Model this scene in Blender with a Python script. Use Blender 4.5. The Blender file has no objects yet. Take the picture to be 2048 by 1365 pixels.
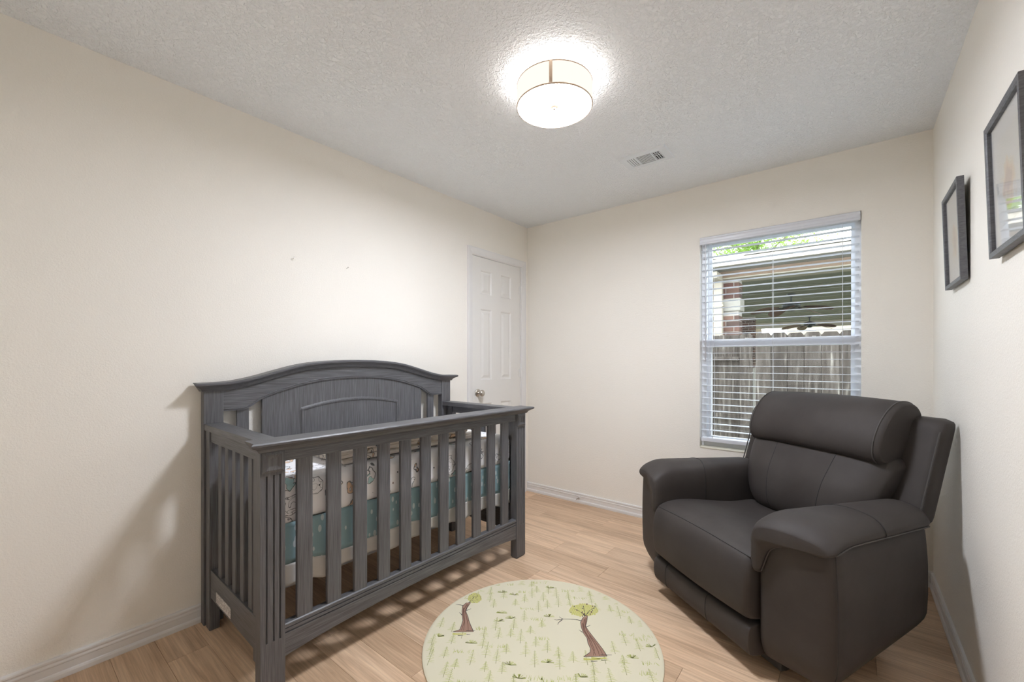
import bpy, bmesh, math, random
from mathutils import Vector, Matrix
from mathutils.noise import noise as pnoise
random.seed(7)
S = bpy.context.scene
COL = S.collection
PI = math.pi

# ---------------------------------------------------------------- camera, light, exposure
F_PX, CXP, CYP, CAM_H, YAW = 844.0, 1024.0, 722.0, 1.206, math.radians(38.8)
CAM = Vector((2.35, 0.0, CAM_H))
cd = bpy.data.cameras.new('camera'); cam = bpy.data.objects.new('camera', cd); COL.objects.link(cam)
cam.location = CAM; cam.rotation_euler = (PI/2, 0, YAW)
cd.sensor_width = 36; cd.lens = F_PX/2048*36; cd.shift_y = (CYP-682.5)/2048; cd.clip_start = 0.02; cd.clip_end = 200
S.camera = cam

SKY = 6.0
LAMP_DIFFUSER = 110.0
LAMP_SHADE = 1.0
LAMP_TOP = 46.0
S.cycles.max_bounces = 7; S.cycles.diffuse_bounces = 6; S.cycles.glossy_bounces = 3; S.cycles.transmission_bounces = 3; S.cycles.transparent_max_bounces = 8
S.cycles.caustics_reflective = False; S.cycles.caustics_refractive = False
S.cycles.use_adaptive_sampling = True; S.cycles.adaptive_threshold = 0.12; S.cycles.adaptive_min_samples = 16; S.cycles.light_sampling_threshold = 0.03; S.cycles.use_denoising = True
w = bpy.data.worlds.new('overcast_sky'); S.world = w; w.use_nodes = True
w.node_tree.nodes['Background'].inputs[0].default_value = (0.86, 0.94, 1.0, 1)
w.node_tree.nodes['Background'].inputs[1].default_value = SKY
S.view_settings.view_transform = 'Standard'; S.view_settings.look = 'None'
S.view_settings.gamma = 1; S.view_settings.use_curve_mapping = False
S.view_settings.exposure = 0.35

# ---------------------------------------------------------------- materials
def new_mat(name):
    m = bpy.data.materials.new(name); m.use_nodes = True
    nt = m.node_tree
    return m, nt, nt.nodes['Principled BSDF']
def N(nt, t, **k):
    n = nt.nodes.new(t)
    for a, v in k.items():
        if a.startswith('i_'): n.inputs[a[2:]].default_value = v
        else: setattr(n, a, v)
    return n
def L(nt, a, b): nt.links.new(a, b)
def coords(nt, scale=(1, 1, 1), kind='Object', rot=(0, 0, 0)):
    tc = N(nt, 'ShaderNodeTexCoord'); mp = N(nt, 'ShaderNodeMapping')
    mp.inputs['Scale'].default_value = scale; mp.inputs['Rotation'].default_value = rot
    L(nt, tc.outputs[kind], mp.inputs['Vector']); return mp.outputs['Vector']
def ramp(nt, fac, stops, interp='LINEAR'):
    r = N(nt, 'ShaderNodeValToRGB'); cr = r.color_ramp; cr.interpolation = interp
    while len(cr.elements) > 1: cr.elements.remove(cr.elements[-1])
    cr.elements[0].position = stops[0][0]; cr.elements[0].color = (*stops[0][1], 1)
    for p, c in stops[1:]:
        e = cr.elements.new(p); e.color = (*c, 1)
    L(nt, fac, r.inputs[0]); return r.outputs[0]
def mix(nt, fac, a, b, mode='MIX'):
    m = N(nt, 'ShaderNodeMix', data_type='RGBA', blend_type=mode)
    for s, v in ((m.inputs[0], fac), (m.inputs[6], a), (m.inputs[7], b)):
        if isinstance(v, (int, float)): s.default_value = v
        elif isinstance(v, tuple): s.default_value = (*v, 1) if len(v) == 3 else v
        else: L(nt, v, s)
    return m.outputs[2]
def math_n(nt, op, a, b=0.0):
    m = N(nt, 'ShaderNodeMath', operation=op)
    for s, v in ((m.inputs[0], a), (m.inputs[1], b)):
        if isinstance(v, (int, float)): s.default_value = v
        else: L(nt, v, s)
    return m.outputs[0]
def bump(nt, p, height, strength=.3, dist=.002):
    b = N(nt, 'ShaderNodeBump'); b.inputs['Strength'].default_value = strength; b.inputs['Distance'].default_value = dist
    L(nt, height, b.inputs['Height']); L(nt, b.outputs[0], p.inputs['Normal'])
def plain(name, col, rough=.5, metal=0.0, bmp=None, spec=None):
    m, nt, p = new_mat(name)
    p.inputs['Base Color'].default_value = (*col, 1); p.inputs['Roughness'].default_value = rough
    p.inputs['Metallic'].default_value = metal
    if spec is not None: p.inputs['Specular IOR Level'].default_value = spec
    if bmp:
        n = N(nt, 'ShaderNodeTexNoise'); n.inputs['Scale'].default_value = bmp[0]; n.inputs['Detail'].default_value = 4
        L(nt, coords(nt), n.inputs['Vector']); bump(nt, p, n.outputs[0], bmp[1], bmp[2])
    return m
def emit(name, col, strength):
    m, nt, p = new_mat(name); nt.nodes.remove(p)
    e = N(nt, 'ShaderNodeEmission'); e.inputs[0].default_value = (*col, 1); e.inputs[1].default_value = strength
    L(nt, e.outputs[0], nt.nodes['Material Output'].inputs[0]); return m

def wall_mat(name, col, scale, strength, dist, thr=None):
    m, nt, p = new_mat(name); p.inputs['Roughness'].default_value = .62; p.inputs['Specular IOR Level'].default_value = .3
    v = coords(nt)
    n = N(nt, 'ShaderNodeTexNoise'); n.inputs['Scale'].default_value = scale; n.inputs['Detail'].default_value = 3; n.inputs['Distortion'].default_value = .6
    L(nt, v, n.inputs['Vector'])
    h = n.outputs[0]
    if thr: h = ramp(nt, h, [(thr[0], (0, 0, 0)), (thr[1], (1, 1, 1))])
    n2 = N(nt, 'ShaderNodeTexNoise'); n2.inputs['Scale'].default_value = 1.3; L(nt, v, n2.inputs['Vector'])
    c = mix(nt, n2.outputs[0], tuple(x*.97 for x in col), tuple(min(1, x*1.02) for x in col))
    L(nt, c, p.inputs['Base Color']); bump(nt, p, h, strength, dist); return m
WALL = wall_mat('cream_wall_paint', (.92, .885, .815), 150, .35, .0016, (.35, .68))
CEIL = wall_mat('white_knockdown_ceiling', (.93, .96, .985), 85, .8, .004, (.44, .60))
TRIM = plain('white_trim_paint', (.80, .79, .78), .35)
DOORP = plain('white_door_paint', (.80, .785, .755), .4, bmp=(90, .08, .001))
VINYL = plain('white_vinyl', (.82, .84, .88), .3)
SLAT = plain('white_blind_slat', (.74, .76, .81), .35)
NICKEL = plain('satin_nickel', (.55, .51, .46), .28, 1)
BRASSY = plain('champagne_metal', (.62, .48, .36), .4, .6)

def floor_mat():
    m, nt, p = new_mat('light_oak_laminate'); p.inputs['Roughness'].default_value = .42
    v = coords(nt, (1, 1, 1)); oi = N(nt, 'ShaderNodeObjectInfo')
    off = N(nt, 'ShaderNodeVectorMath', operation='MULTIPLY_ADD'); off.inputs[1].default_value = (1, 1, 1)
    cmb = N(nt, 'ShaderNodeCombineXYZ'); L(nt, math_n(nt, 'MULTIPLY', oi.outputs['Random'], 37.0), cmb.inputs[0]); L(nt, math_n(nt, 'MULTIPLY', oi.outputs['Random'], 91.0), cmb.inputs[1])
    L(nt, v, off.inputs[0]); L(nt, cmb.outputs[0], off.inputs[2])
    mp = N(nt, 'ShaderNodeMapping'); mp.inputs['Scale'].default_value = (1.1, 16, 1); L(nt, off.outputs[0], mp.inputs[0])
    n1 = N(nt, 'ShaderNodeTexNoise'); n1.inputs['Scale'].default_value = 2.2; n1.inputs['Detail'].default_value = 7; n1.inputs['Distortion'].default_value = .9; L(nt, mp.outputs[0], n1.inputs[0])
    mp2 = N(nt, 'ShaderNodeMapping'); mp2.inputs['Scale'].default_value = (3, 150, 1); L(nt, off.outputs[0], mp2.inputs[0])
    n2 = N(nt, 'ShaderNodeTexNoise'); n2.inputs['Scale'].default_value = 1.5; n2.inputs['Detail'].default_value = 3; L(nt, mp2.outputs[0], n2.inputs[0])
    mp3 = N(nt, 'ShaderNodeMapping'); mp3.inputs['Scale'].default_value = (1.6, 9, 1); L(nt, off.outputs[0], mp3.inputs[0])
    wv = N(nt, 'ShaderNodeTexWave', wave_type='RINGS', rings_direction='Z'); wv.inputs['Scale'].default_value = 2.2; wv.inputs['Distortion'].default_value = 5.5; wv.inputs['Detail'].default_value = 3; wv.inputs['Detail Scale'].default_value = 1.4
    L(nt, mp3.outputs[0], wv.inputs[0])
    c = ramp(nt, n1.outputs[0], [(.26, (.54, .365, .235)), (.5, (.72, .515, .345)), (.74, (.85, .64, .445))])
    c = mix(nt, math_n(nt, 'MULTIPLY', wv.outputs[1], .16), c, (.40, .25, .16))
    fine = ramp(nt, n2.outputs[0], [(.38, (.72, .70, .68)), (.58, (1, 1, 1))])
    c = mix(nt, .42, c, fine, 'MULTIPLY')
    tint = ramp(nt, oi.outputs['Random'], [(0, (.86, .83, .80)), (.5, (1, 1, 1)), (1, (1.1, 1.09, 1.08))])
    c = mix(nt, 1.0, c, tint, 'MULTIPLY')
    L(nt, c, p.inputs['Base Color']); bump(nt, p, n2.outputs[0], .12, .0006); return m
OAK = floor_mat()

def crib_wood(name, scale, k=1.0):
    m, nt, p = new_mat(name); p.inputs['Roughness'].default_value = .42
    v = coords(nt, scale)
    n = N(nt, 'ShaderNodeTexNoise'); n.inputs['Scale'].default_value = 1; n.inputs['Detail'].default_value = 6; L(nt, v, n.inputs[0])
    c = ramp(nt, n.outputs[0], [(.30, (.068*k, .066*k, .068*k)), (.5, (.108*k, .108*k, .114*k)), (.70, (.158*k, .158*k, .168*k))])
    L(nt, c, p.inputs['Base Color']); bump(nt, p, n.outputs[0], .22, .0012); return m
WV = crib_wood('charcoal_oak_grain_up', (380, 380, 9)); WY = crib_wood('charcoal_oak_grain_long', (380, 9, 380)); WX = crib_wood('charcoal_oak_grain_across', (9, 380, 380))
BLACKWOOD = plain('black_board', (.012, .011, .011), .6)

def leather():
    m, nt, p = new_mat('taupe_grey_leather'); p.inputs['Roughness'].default_value = .6; p.inputs['Specular IOR Level'].default_value = .28
    v = coords(nt)
    n = N(nt, 'ShaderNodeTexNoise'); n.inputs['Scale'].default_value = 5; n.inputs['Detail'].default_value = 5; L(nt, v, n.inputs[0])
    c = ramp(nt, n.outputs[0], [(.3, (.045, .038, .035)), (.7, (.060, .052, .048))])
    vo = N(nt, 'ShaderNodeTexVoronoi'); vo.inputs['Scale'].default_value = 420; L(nt, v, vo.inputs[0])
    n2 = N(nt, 'ShaderNodeTexNoise'); n2.inputs['Scale'].default_value = 14; n2.inputs['Detail'].default_value = 2; L(nt, v, n2.inputs[0])
    h = math_n(nt, 'ADD', math_n(nt, 'MULTIPLY', vo.outputs[0], .12), n2.outputs[0])
    L(nt, c, p.inputs['Base Color']); bump(nt, p, h, .22, .005); return m
LEATHER = leather()
SEAM = plain('dark_seam_thread', (.022, .02, .019), .7)
STITCH = plain('stitched_piping', (.062, .056, .052), .55)
BLACK = plain('black_plastic', (.015, .015, .015), .5)

def sheet_mat(name, scale=10.5, amount=.43, base=(.93, .93, .96), warm=.5, dim=1.0):
    m, nt, p = new_mat(name); p.inputs['Roughness'].default_value = .85
    v = coords(nt)
    nz = N(nt, 'ShaderNodeTexNoise'); nz.inputs['Scale'].default_value = 22; nz.inputs['Detail'].default_value = 1; L(nt, v, nz.inputs[0])
    dv = N(nt, 'ShaderNodeVectorMath', operation='MULTIPLY_ADD'); dv.inputs[1].default_value = (.055, .055, .055)
    L(nt, nz.outputs[1], dv.inputs[0]); L(nt, v, dv.inputs[2])
    vo = N(nt, 'ShaderNodeTexVoronoi'); vo.inputs['Scale'].default_value = scale; vo.inputs['Randomness'].default_value = .75; L(nt, dv.outputs[0], vo.inputs[0])
    vo2 = N(nt, 'ShaderNodeTexVoronoi'); vo2.inputs['Scale'].default_value = scale*3.3; L(nt, dv.outputs[0], vo2.inputs[0])
    sep = N(nt, 'ShaderNodeSeparateColor'); L(nt, vo.outputs['Color'], sep.inputs[0])
    peach, teal = (.80*dim, .56*dim, .36*dim), (.40*dim, .66*dim, .68*dim)
    fillc = ramp(nt, sep.outputs[0], [(0, peach), (.42, peach), (.43, teal), (.62, teal), (.63, base), (1, base)], 'CONSTANT')
    fillc = mix(nt, math_n(nt, 'LESS_THAN', vo2.outputs[0], .52), base, fillc)
    inside = math_n(nt, 'LESS_THAN', vo.outputs[0], amount)
    edge = math_n(nt, 'MULTIPLY', inside, math_n(nt, 'MAXIMUM', math_n(nt, 'GREATER_THAN', vo.outputs[0], amount-.035), math_n(nt, 'LESS_THAN', math_n(nt, 'ABSOLUTE', math_n(nt, 'SUBTRACT', vo2.outputs[0], .52)), .028)))
    c = mix(nt, math_n(nt, 'MULTIPLY', inside, .85), base, fillc)
    c = mix(nt, math_n(nt, 'MULTIPLY', edge, .8), c, (.07, .08, .10))
    vo3 = N(nt, 'ShaderNodeTexVoronoi'); vo3.inputs['Scale'].default_value = scale*2.1; L(nt, v, vo3.inputs[0])
    c = mix(nt, math_n(nt, 'LESS_THAN', vo3.outputs[0], .085), c, (.07, .08, .11))
    L(nt, c, p.inputs['Base Color'])
    n4 = N(nt, 'ShaderNodeTexNoise'); n4.inputs['Scale'].default_value = 9; L(nt, v, n4.inputs[0]); bump(nt, p, n4.outputs[0], .35, .012)
    return m
SHEET = sheet_mat('printed_fitted_sheet')
BLANKET = sheet_mat('cream_printed_muslin', 9.0, .22, (.92, .86, .79), dim=1.0)

def skirt_mat():
    m, nt, p = new_mat('teal_raindrop_cotton'); p.inputs['Roughness'].default_value = .85
    v = coords(nt, (26, 26, 12))
    vo = N(nt, 'ShaderNodeTexVoronoi'); vo.inputs['Scale'].default_value = 1.5; L(nt, v, vo.inputs[0])
    c = mix(nt, math_n(nt, 'LESS_THAN', vo.outputs[0], .26), (.30, .455, .50), (.66, .74, .74))
    L(nt, c, p.inputs['Base Color']); return m
TEAL = skirt_mat()
HEM = plain('white_cotton_hem', (.72, .70, .67), .9, bmp=(60, .2, .002))

def rug_mat():
    m, nt, p = new_mat('cream_printed_plush'); p.inputs['Roughness'].default_value = .95
    v = coords(nt)
    n = N(nt, 'ShaderNodeTexNoise'); n.inputs['Scale'].default_value = 11; n.inputs['Detail'].default_value = 5; n.inputs['Roughness'].default_value = .65; L(nt, v, n.inputs[0])
    c = ramp(nt, n.outputs[0], [(.48, (.84, .765, .68)), (.62, (.81, .755, .59)), (.76, (.72, .715, .42))])
    L(nt, c, p.inputs['Base Color'])
    n2 = N(nt, 'ShaderNodeTexNoise'); n2.inputs['Scale'].default_value = 500; L(nt, v, n2.inputs[0]); bump(nt, p, n2.outputs[0], .25, .001); return m
RUG = rug_mat()

def fence_mat():
    m, nt, p = new_mat('weathered_cedar'); p.inputs['Roughness'].default_value = .9
    oi = N(nt, 'ShaderNodeObjectInfo'); v = coords(nt, (34, 34, 3.2))
    add = N(nt, 'ShaderNodeVectorMath', operation='ADD'); cmb = N(nt, 'ShaderNodeCombineXYZ')
    L(nt, math_n(nt, 'MULTIPLY', oi.outputs['Random'], 57.), cmb.inputs[0]); L(nt, v, add.inputs[0]); L(nt, cmb.outputs[0], add.inputs[1])
    n = N(nt, 'ShaderNodeTexNoise'); n.inputs['Scale'].default_value = 1; n.inputs['Detail'].default_value = 6; n.inputs['Distortion'].default_value = .5; L(nt, add.outputs[0], n.inputs[0])
    c = ramp(nt, n.outputs[0], [(.30, (.018, .013, .010)), (.48, (.038, .030, .025)), (.60, (.060, .051, .045)), (.72, (.16, .145, .13))])
    t = ramp(nt, oi.outputs['Random'], [(0, (.85, .80, .76)), (1, (1.5, 1.48, 1.46))])
    c = mix(nt, 1.0, c, t, 'MULTIPLY')
    L(nt, c, p.inputs['Base Color']); bump(nt, p, n.outputs[0], .4, .004); return m
FENCE = fence_mat()
def brick_mat():
    m, nt, p = new_mat('mixed_red_brick'); p.inputs['Roughness'].default_value = .9
    oi = N(nt, 'ShaderNodeObjectInfo')
    c = ramp(nt, oi.outputs['Random'], [(0, (.12, .045, .033)), (.3, (.045, .033, .033)), (.5, (.17, .08, .055)), (.68, (.036, .03, .033)), (.85, (.23, .125, .09)), (1, (.14, .055, .042))])
    n = N(nt, 'ShaderNodeTexNoise'); n.inputs['Scale'].default_value = 25; L(nt, coords(nt), n.inputs[0])
    c = mix(nt, math_n(nt, 'MULTIPLY', n.outputs[0], .4), c, (.10, .08, .07))
    L(nt, c, p.inputs['Base Color']); bump(nt, p, n.outputs[0], .3, .004); return m
BRICK = brick_mat()
MORTAR = plain('pale_mortar', (.40, .37, .34), .95, bmp=(60, .3, .003))
STONE = plain('cast_stone', (.34, .315, .28), .85, bmp=(40, .2, .003))
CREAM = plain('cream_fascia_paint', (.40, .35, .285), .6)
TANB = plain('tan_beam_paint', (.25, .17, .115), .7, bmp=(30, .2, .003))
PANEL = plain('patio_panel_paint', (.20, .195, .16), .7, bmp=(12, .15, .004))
BRONZE = plain('dark_bronze', (.03, .035, .038), .45, .3)
WALNUT = plain('walnut_blade', (.12, .055, .035), .5)
GRASS = plain('grass_ground', (.16, .17, .10), .95, bmp=(40, .6, .02))
ROOFM = plain('grey_shingle', (.30, .29, .28), .9, bmp=(40, .4, .01))
BARK = plain('tree_bark', (.12, .09, .06), .9, bmp=(30, .5, .01))
m_, nt_, p_ = new_mat('green_leaf'); p_.inputs['Base Color'].default_value = (.12, .22, .035, 1); p_.inputs['Roughness'].default_value = .6  # one even green base colour for every leaf
tr_ = N(nt_, 'ShaderNodeBsdfTranslucent'); tr_.inputs[0].default_value = (.30, .46, .08, 1); ms_ = N(nt_, 'ShaderNodeMixShader'); ms_.inputs[0].default_value = .5
L(nt_, p_.outputs[0], ms_.inputs[1]); L(nt_, tr_.outputs[0], ms_.inputs[2]); L(nt_, ms_.outputs[0], nt_.nodes['Material Output'].inputs[0]); LEAF = m_
def glass_mat(name, gloss=1.0, tint=(1, 1, 1)):
    m, nt, p = new_mat(name); nt.nodes.remove(p)
    t = N(nt, 'ShaderNodeBsdfTransparent'); t.inputs[0].default_value = (*tint, 1)
    g = N(nt, 'ShaderNodeBsdfGlossy'); g.inputs['Roughness'].default_value = .02
    lw = N(nt, 'ShaderNodeLayerWeight'); lw.inputs[0].default_value = .5
    sch = math_n(nt, 'ADD', math_n(nt, 'MULTIPLY', math_n(nt, 'POWER', lw.outputs['Facing'], 5.0), .9), .04)
    ms = N(nt, 'ShaderNodeMixShader'); L(nt, math_n(nt, 'MULTIPLY', sch, gloss), ms.inputs[0]); L(nt, t.outputs[0], ms.inputs[1]); L(nt, g.outputs[0], ms.inputs[2])
    L(nt, ms.outputs[0], nt.nodes['Material Output'].inputs[0]); return m
GLASS = glass_mat('window_glass', .7, (.97, .985, .98)); PICGLASS = glass_mat('picture_glass', 1.0)
def frame_mat():
    m, nt, p = new_mat('grey_frame_wood'); p.inputs['Roughness'].default_value = .5
    n = N(nt, 'ShaderNodeTexNoise'); n.inputs['Scale'].default_value = 1; n.inputs['Detail'].default_value = 4; L(nt, coords(nt, (60, 60, 240)), n.inputs[0])
    L(nt, ramp(nt, n.outputs[0], [(.3, (.075, .075, .082)), (.7, (.145, .145, .155))]), p.inputs['Base Color']); return m
FRAMEW = frame_mat()
MATBOARD = plain('white_mat_board', (.82, .82, .80), .9)
def art_mat(name, seed):
    m, nt, p = new_mat(name); p.inputs['Roughness'].default_value = .9
    tc = N(nt, 'ShaderNodeTexCoord'); mp = N(nt, 'ShaderNodeMapping'); mp.inputs['Location'].default_value = (0, -.5, -.42); L(nt, tc.outputs['Generated'], mp.inputs[0])
    mp.inputs['Scale'].default_value = (0, 1, 1)
    ln = N(nt, 'ShaderNodeVectorMath', operation='LENGTH'); L(nt, mp.outputs[0], ln.inputs[0])
    n = N(nt, 'ShaderNodeTexNoise'); n.inputs['Scale'].default_value = 24+seed; n.inputs['Detail'].default_value = 4; L(nt, tc.outputs['Object'], n.inputs[0])
    f = math_n(nt, 'SUBTRACT', math_n(nt, 'MULTIPLY', n.outputs[0], .62), ln.outputs['Value'])
    blot = ramp(nt, f, [(.0, (.80, .79, .74)), (.06, (.80, .71, .55)), (.14, (.78, .60, .45)), (.22, (.62, .50, .42))])
    L(nt, blot, p.inputs['Base Color']); return m
def label_mat():
    m, nt, p = new_mat('printed_warning_label'); p.inputs['Roughness'].default_value = .6
    v = coords(nt); sx = N(nt, 'ShaderNodeSeparateXYZ'); L(nt, v, sx.inputs[0])
    row = math_n(nt, 'LESS_THAN', math_n(nt, 'FRACT', math_n(nt, 'MULTIPLY', sx.outputs[2], 165.0)), .42)
    n = N(nt, 'ShaderNodeTexNoise'); n.inputs['Scale'].default_value = 160; L(nt, v, n.inputs[0])
    f = math_n(nt, 'MULTIPLY', row, math_n(nt, 'GREATER_THAN', n.outputs[0], .46))
    L(nt, mix(nt, f, (.72, .69, .66), (.12, .11, .11)), p.inputs['Base Color']); return m

# ---------------------------------------------------------------- mesh helpers
def link(name, me, mat=None, parent=None, smooth=False):
    if mat is not None and not me.materials: me.materials.append(mat)
    if smooth: me.polygons.foreach_set('use_smooth', [True]*len(me.polygons))
    o = bpy.data.objects.new(name, me); COL.objects.link(o)
    if parent: o.parent = parent
    return o
def pyd(name, v, f, mat, parent=None, smooth=False):
    me = bpy.data.meshes.new(name); me.from_pydata([tuple(p) for p in v], [], f); me.update()
    bm = bmesh.new(); bm.from_mesh(me); bmesh.ops.recalc_face_normals(bm, faces=bm.faces); bm.to_mesh(me); bm.free()
    return link(name, me, mat, parent, smooth)
def bm_obj(name, bm, mat, parent=None, smooth=False):
    bmesh.ops.recalc_face_normals(bm, faces=bm.faces)
    me = bpy.data.meshes.new(name); bm.to_mesh(me); bm.free(); return link(name, me, mat, parent, smooth)
def add_box(bm, x0, x1, y0, y1, z0, z1):
    vs = [bm.verts.new(p) for p in [(x0, y0, z0), (x1, y0, z0), (x1, y1, z0), (x0, y1, z0), (x0, y0, z1), (x1, y0, z1), (x1, y1, z1), (x0, y1, z1)]]
    for f in ((0, 3, 2, 1), (4, 5, 6, 7), (0, 1, 5, 4), (1, 2, 6, 5), (2, 3, 7, 6), (3, 0, 4, 7)): bm.faces.new([vs[i] for i in f])
def box(name, x0, x1, y0, y1, z0, z1, mat, parent=None, bev=0.0, seg=2):
    bm = bmesh.new(); add_box(bm, min(x0, x1), max(x0, x1), min(y0, y1), max(y0, y1), min(z0, z1), max(z0, z1))
    if bev: bmesh.ops.bevel(bm, geom=bm.edges[:], offset=bev, segments=seg, affect='EDGES', profile=.5)
    return bm_obj(name, bm, mat, parent)
def thing(name, label, cat, loc=(0, 0, 0), rz=0, group=None, kind=None):
    o = bpy.data.objects.new(name, None); COL.objects.link(o); o.location = loc; o.rotation_euler = (0, 0, rz); o.empty_display_size = .05
    return tag(o, label, cat, group, kind)
def tag(o, label=None, cat=None, group=None, kind=None):
    if label: o['label'] = label
    if cat: o['category'] = cat
    if group: o['group'] = group
    if kind: o['kind'] = kind
    return o
def struct(o, label=None, cat=None): return tag(o, label, cat, None, 'structure')
def copy_of(o, parent=None, loc=None):
    c = o.copy(); COL.objects.link(c); c.parent = parent if parent else o.parent
    if loc is not None: c.location = loc
    return c
def lathe(name, prof, mat, parent=None, n=32, axis='Z', loc=(0, 0, 0), smooth=True):
    v, f = [], []
    for r, z in prof:
        for i in range(n):
            a = 2*PI*i/n; x, y = r*math.cos(a), r*math.sin(a)
            v.append({'Z': (x, y, z), 'X': (z, x, y), 'Y': (x, z, y)}[axis])
    for k in range(len(prof)-1):
        for i in range(n):
            j = (i+1) % n; f.append((k*n+i, k*n+j, (k+1)*n+j, (k+1)*n+i))
    if prof[0][0] > 1e-6: f.append(tuple(range(n)))
    if prof[-1][0] > 1e-6: f.append(tuple(range((len(prof)-1)*n, len(prof)*n)))
    v = [(p[0]+loc[0], p[1]+loc[1], p[2]+loc[2]) for p in v]
    o = pyd(name, v, f, mat, parent)
    bm = bmesh.new(); bm.from_mesh(o.data); bmesh.ops.remove_doubles(bm, verts=bm.verts, dist=1e-6); bm.to_mesh(o.data); bm.free()
    if smooth:
        o.data.polygons.foreach_set('use_smooth', [len(p.vertices) < 5 for p in o.data.polygons])
        try: o.data.set_sharp_from_angle(angle=math.radians(40))
        except Exception: pass
    return o
def tube_geo(pts, rad, n=6, closed=False):
    pts = [Vector(p) for p in pts]; v, f = [], []; m = len(pts)
    up = None
    for i, p in enumerate(pts):
        a, b = pts[(i-1) % m if closed else max(i-1, 0)], pts[(i+1) % m if closed else min(i+1, m-1)]
        t = (b-a).normalized()
        if up is None:
            up = Vector((0, 0, 1)) if abs(t.z) < .9 else Vector((1, 0, 0))
        s = t.cross(up).normalized(); up = s.cross(t).normalized()
        r = rad(i/(m-1)) if callable(rad) else rad
        for k in range(n):
            an = 2*PI*k/n; v.append(p+(s*math.cos(an)+up*math.sin(an))*r)
    for i in range(m if closed else m-1):
        for k in range(n):
            j = (i+1) % m; f.append((i*n+k, i*n+(k+1) % n, j*n+(k+1) % n, j*n+k))
    if not closed: f += [tuple(range(n)), tuple(range((m-1)*n, m*n))]
    return v, f
def tube(name, pts, rad, mat, parent=None, n=6, closed=False, smooth=True):
    v, f = tube_geo(pts, rad, n, closed); return pyd(name, v, f, mat, parent, smooth)
def sweep(name, sections, mat, parent=None, smooth=False, closed_path=False):
    n = len(sections[0]); v = [p for s in sections for p in s]; f = []
    m = len(sections)
    for i in range(m if closed_path else m-1):
        for k in range(n):
            j = (i+1) % m; f.append((i*n+k, i*n+(k+1) % n, j*n+(k+1) % n, j*n+k))
    if not closed_path: f += [tuple(range(n)), tuple(range((m-1)*n, m*n))]
    o = pyd(name, v, f, mat, parent, smooth)
    if smooth:
        try: o.data.set_sharp_from_angle(angle=math.radians(35))
        except Exception: pass
    return o
def catmull(ctrl, per=6, closed=True):
    n = len(ctrl); out = []
    for i in range(n if closed else n-1):
        p = [ctrl[(i+k) % n] if closed else ctrl[min(max(i+k, 0), n-1)] for k in (-1, 0, 1, 2)]
        for s in range(per):
            t = s/per
            out.append(tuple(.5*((2*p[1][d])+(-p[0][d]+p[2][d])*t+(2*p[0][d]-5*p[1][d]+4*p[2][d]-p[3][d])*t*t+(-p[0][d]+3*p[1][d]-3*p[2][d]+p[3][d])*t**3) for d in range(len(p[0]))))
    if not closed: out.append(tuple(ctrl[-1]))
    return out
def rbox(name, c, h, r, mat, parent=None, seg=8, deform=None, smooth=True):
    """rounded box built from a subdivided cube, then deformed"""
    bm = bmesh.new(); bmesh.ops.create_cube(bm, size=2)
    bmesh.ops.subdivide_edges(bm, edges=bm.edges[:], cuts=seg, use_grid_fill=True)
    for v in bm.verts:
        # concentrate the loops near the edges
        p = [math.copysign(abs(q)**.55, q) for q in v.co]
        q = [p[i]*h[i] for i in range(3)]; cl = [max(-h[i]+r, min(h[i]-r, q[i])) for i in range(3)]
        d = Vector(q)-Vector(cl)
        if d.length > 1e-9: d = d.normalized()*r if max(abs(p[0]), abs(p[1]), abs(p[2])) > .999 else d
        w_ = Vector(cl)+d+Vector(c)
        v.co = Vector(deform(*w_)) if deform else w_
    return bm_obj(name, bm, mat, parent, smooth)
def bolster(name, sec, axis, a0, a1, rl, shrink, mat, parent=None, n=18, cen=None, deform=None):
    """closed 2-D section swept along a local axis with softly rounded ends"""
    pts = catmull(sec, 5)
    cy = cen or (sum(p[0] for p in pts)/len(pts), sum(p[1] for p in pts)/len(pts))
    ts = []
    k = 6
    for i in range(k+1): ts.append(rl*(1-math.cos(PI/2*i/k)))
    tot = a1-a0
    mid = [rl+(tot-2*rl)*i/n for i in range(1, n)]
    ts = ts+mid+[tot-t for t in reversed(ts)]
    secs = []
    for t in ts:
        d = min(t, tot-t); s = 1.0
        if d < rl: s = 1-shrink*(1-math.sqrt(max(0, 1-(1-d/rl)**2)))
        ring = []
        for y, z in pts:
            yy, zz = cy[0]+(y-cy[0])*s, cy[1]+(z-cy[1])*s
            p = (a0+t, yy, zz) if axis == 'x' else (yy, a0+t, zz)
            ring.append(deform(*p) if deform else p)
        secs.append(ring)
    o = sweep(name, secs, mat, parent, smooth=False)
    o.data.polygons.foreach_set('use_smooth', [True]*len(o.data.polygons))
    return o

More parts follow.
